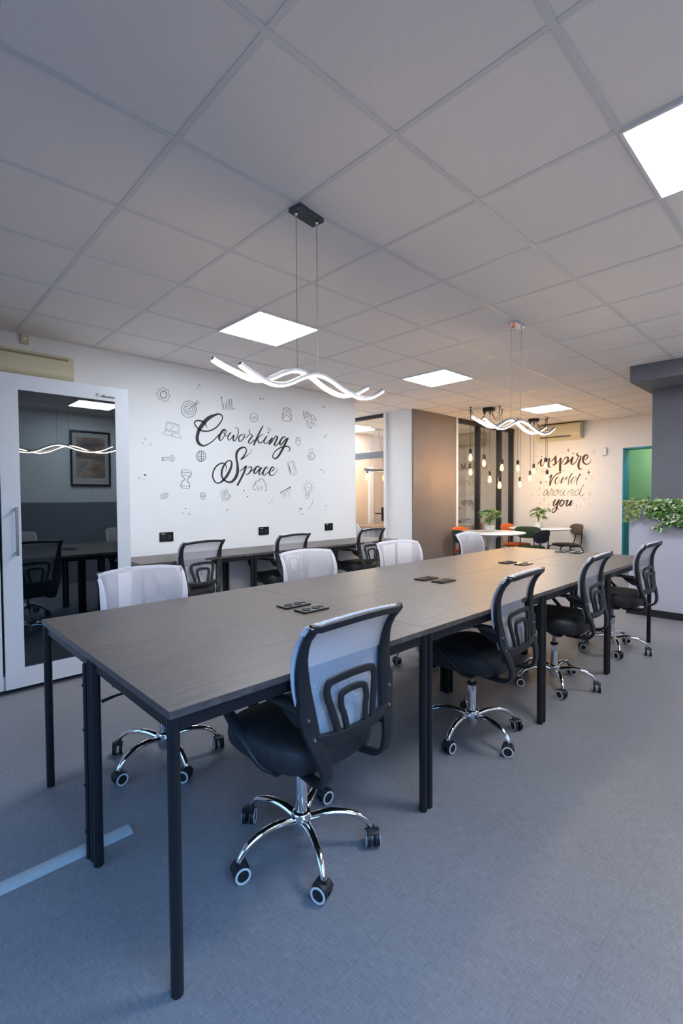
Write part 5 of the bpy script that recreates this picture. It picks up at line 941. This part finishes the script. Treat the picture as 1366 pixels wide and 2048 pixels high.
trailer('fine-leaved green trailing plant beside the column on the planter wall', 1.32, 1.50, ['leaf_light', 'leaf', 'leaf_var'], 12, 8, .14, .036)
trailer('variegated trailing plant with white-edged leaves in the middle of the planter', 1.17, 1.33, ['leaf_var', 'leaf'], 13, 8, .26, .066)
trailer('round-leaved trailing plant at the right edge of the photo on the planter', .98, 1.16, ['leaf_light', 'leaf_var', 'leaf'], 14, 8, .28, .062)
# grey cable cover on the floor
bm = nb(); prof = [(-.032, 0), (-.030, .006), (-.016, .012), (0, .0135), (.016, .012), (.030, .006), (.032, 0)]
rings(bm, [[(x, 1.918+a+(x-.68)*-.01, z) for a, z in prof] for x in (-1.2, .688)])
tag(obj('cable_cover', bm, 'strip', smooth='auto'), 'grey rubber cable cover strip lying on the floor under the desks', 'cable cover')

# ------------------------------------------------------------------ painted lettering and drawings
def ribbon(bm, mode, pts, to3):
    if mode == 'fill':
        c = [((p[0]+p[2])/2, (p[1]+p[3])/2) for p in pts]; bm.faces.new([bm.verts.new(to3(*q)) for q in c]); return
    closed = 'c' in mode
    P = spline(pts, 5, closed) if mode[0] != 'p' else [tuple(p) for p in pts]
    if mode == 'pc': closed = True
    vs = [(bm.verts.new(to3(a, b)), bm.verts.new(to3(c, d))) for a, b, c, d in P]
    n = len(vs)
    for i in range(n if closed else n-1):
        p, q = vs[i], vs[(i+1) % n]
        bm.faces.new((p[0], p[1], q[1], q[0]))
toA = lambda a, z: (a/1000, YA-.0015, z/1000)
toB = lambda a, z: (X1-.0015, a/1000, z/1000)
for name, label, side, items in MURAL:
    bm = nb()
    for mode, pts in items: ribbon(bm, mode, pts, toA if side == 'A' else toB)
    m = ('ink' if name == 'painted_word' else 'ink_thin') if side == 'A' else ('ink_soft' if 'THE' in label else 'ink_brown')
    g_ = 'painted words' if name == 'painted_word' else 'painted doodles around the lettering'
    tag(obj(name, bm, m), label, 'wall lettering' if name == 'painted_word' else 'wall drawing', g_)
def marks(name, data, to3, m, lab, grp):
    for mode, pts in data:
        bm = nb(); ribbon(bm, mode, pts, to3); tag(obj(name, bm, m), lab, 'wall drawing', grp)
marks('painted_dot', DOTS_A, toA, 'ink_thin', 'tiny painted dot or ring scattered around the Coworking lettering', 'dots around the Coworking lettering')
marks('painted_star', STARS, toB, 'ink_brown', 'small painted four-pointed star around the inspire lettering', 'stars around the inspire lettering')
marks('painted_dot', DOTS_B, toB, 'ink_brown', 'tiny painted dot or ring around the inspire lettering', 'dots around the inspire lettering')
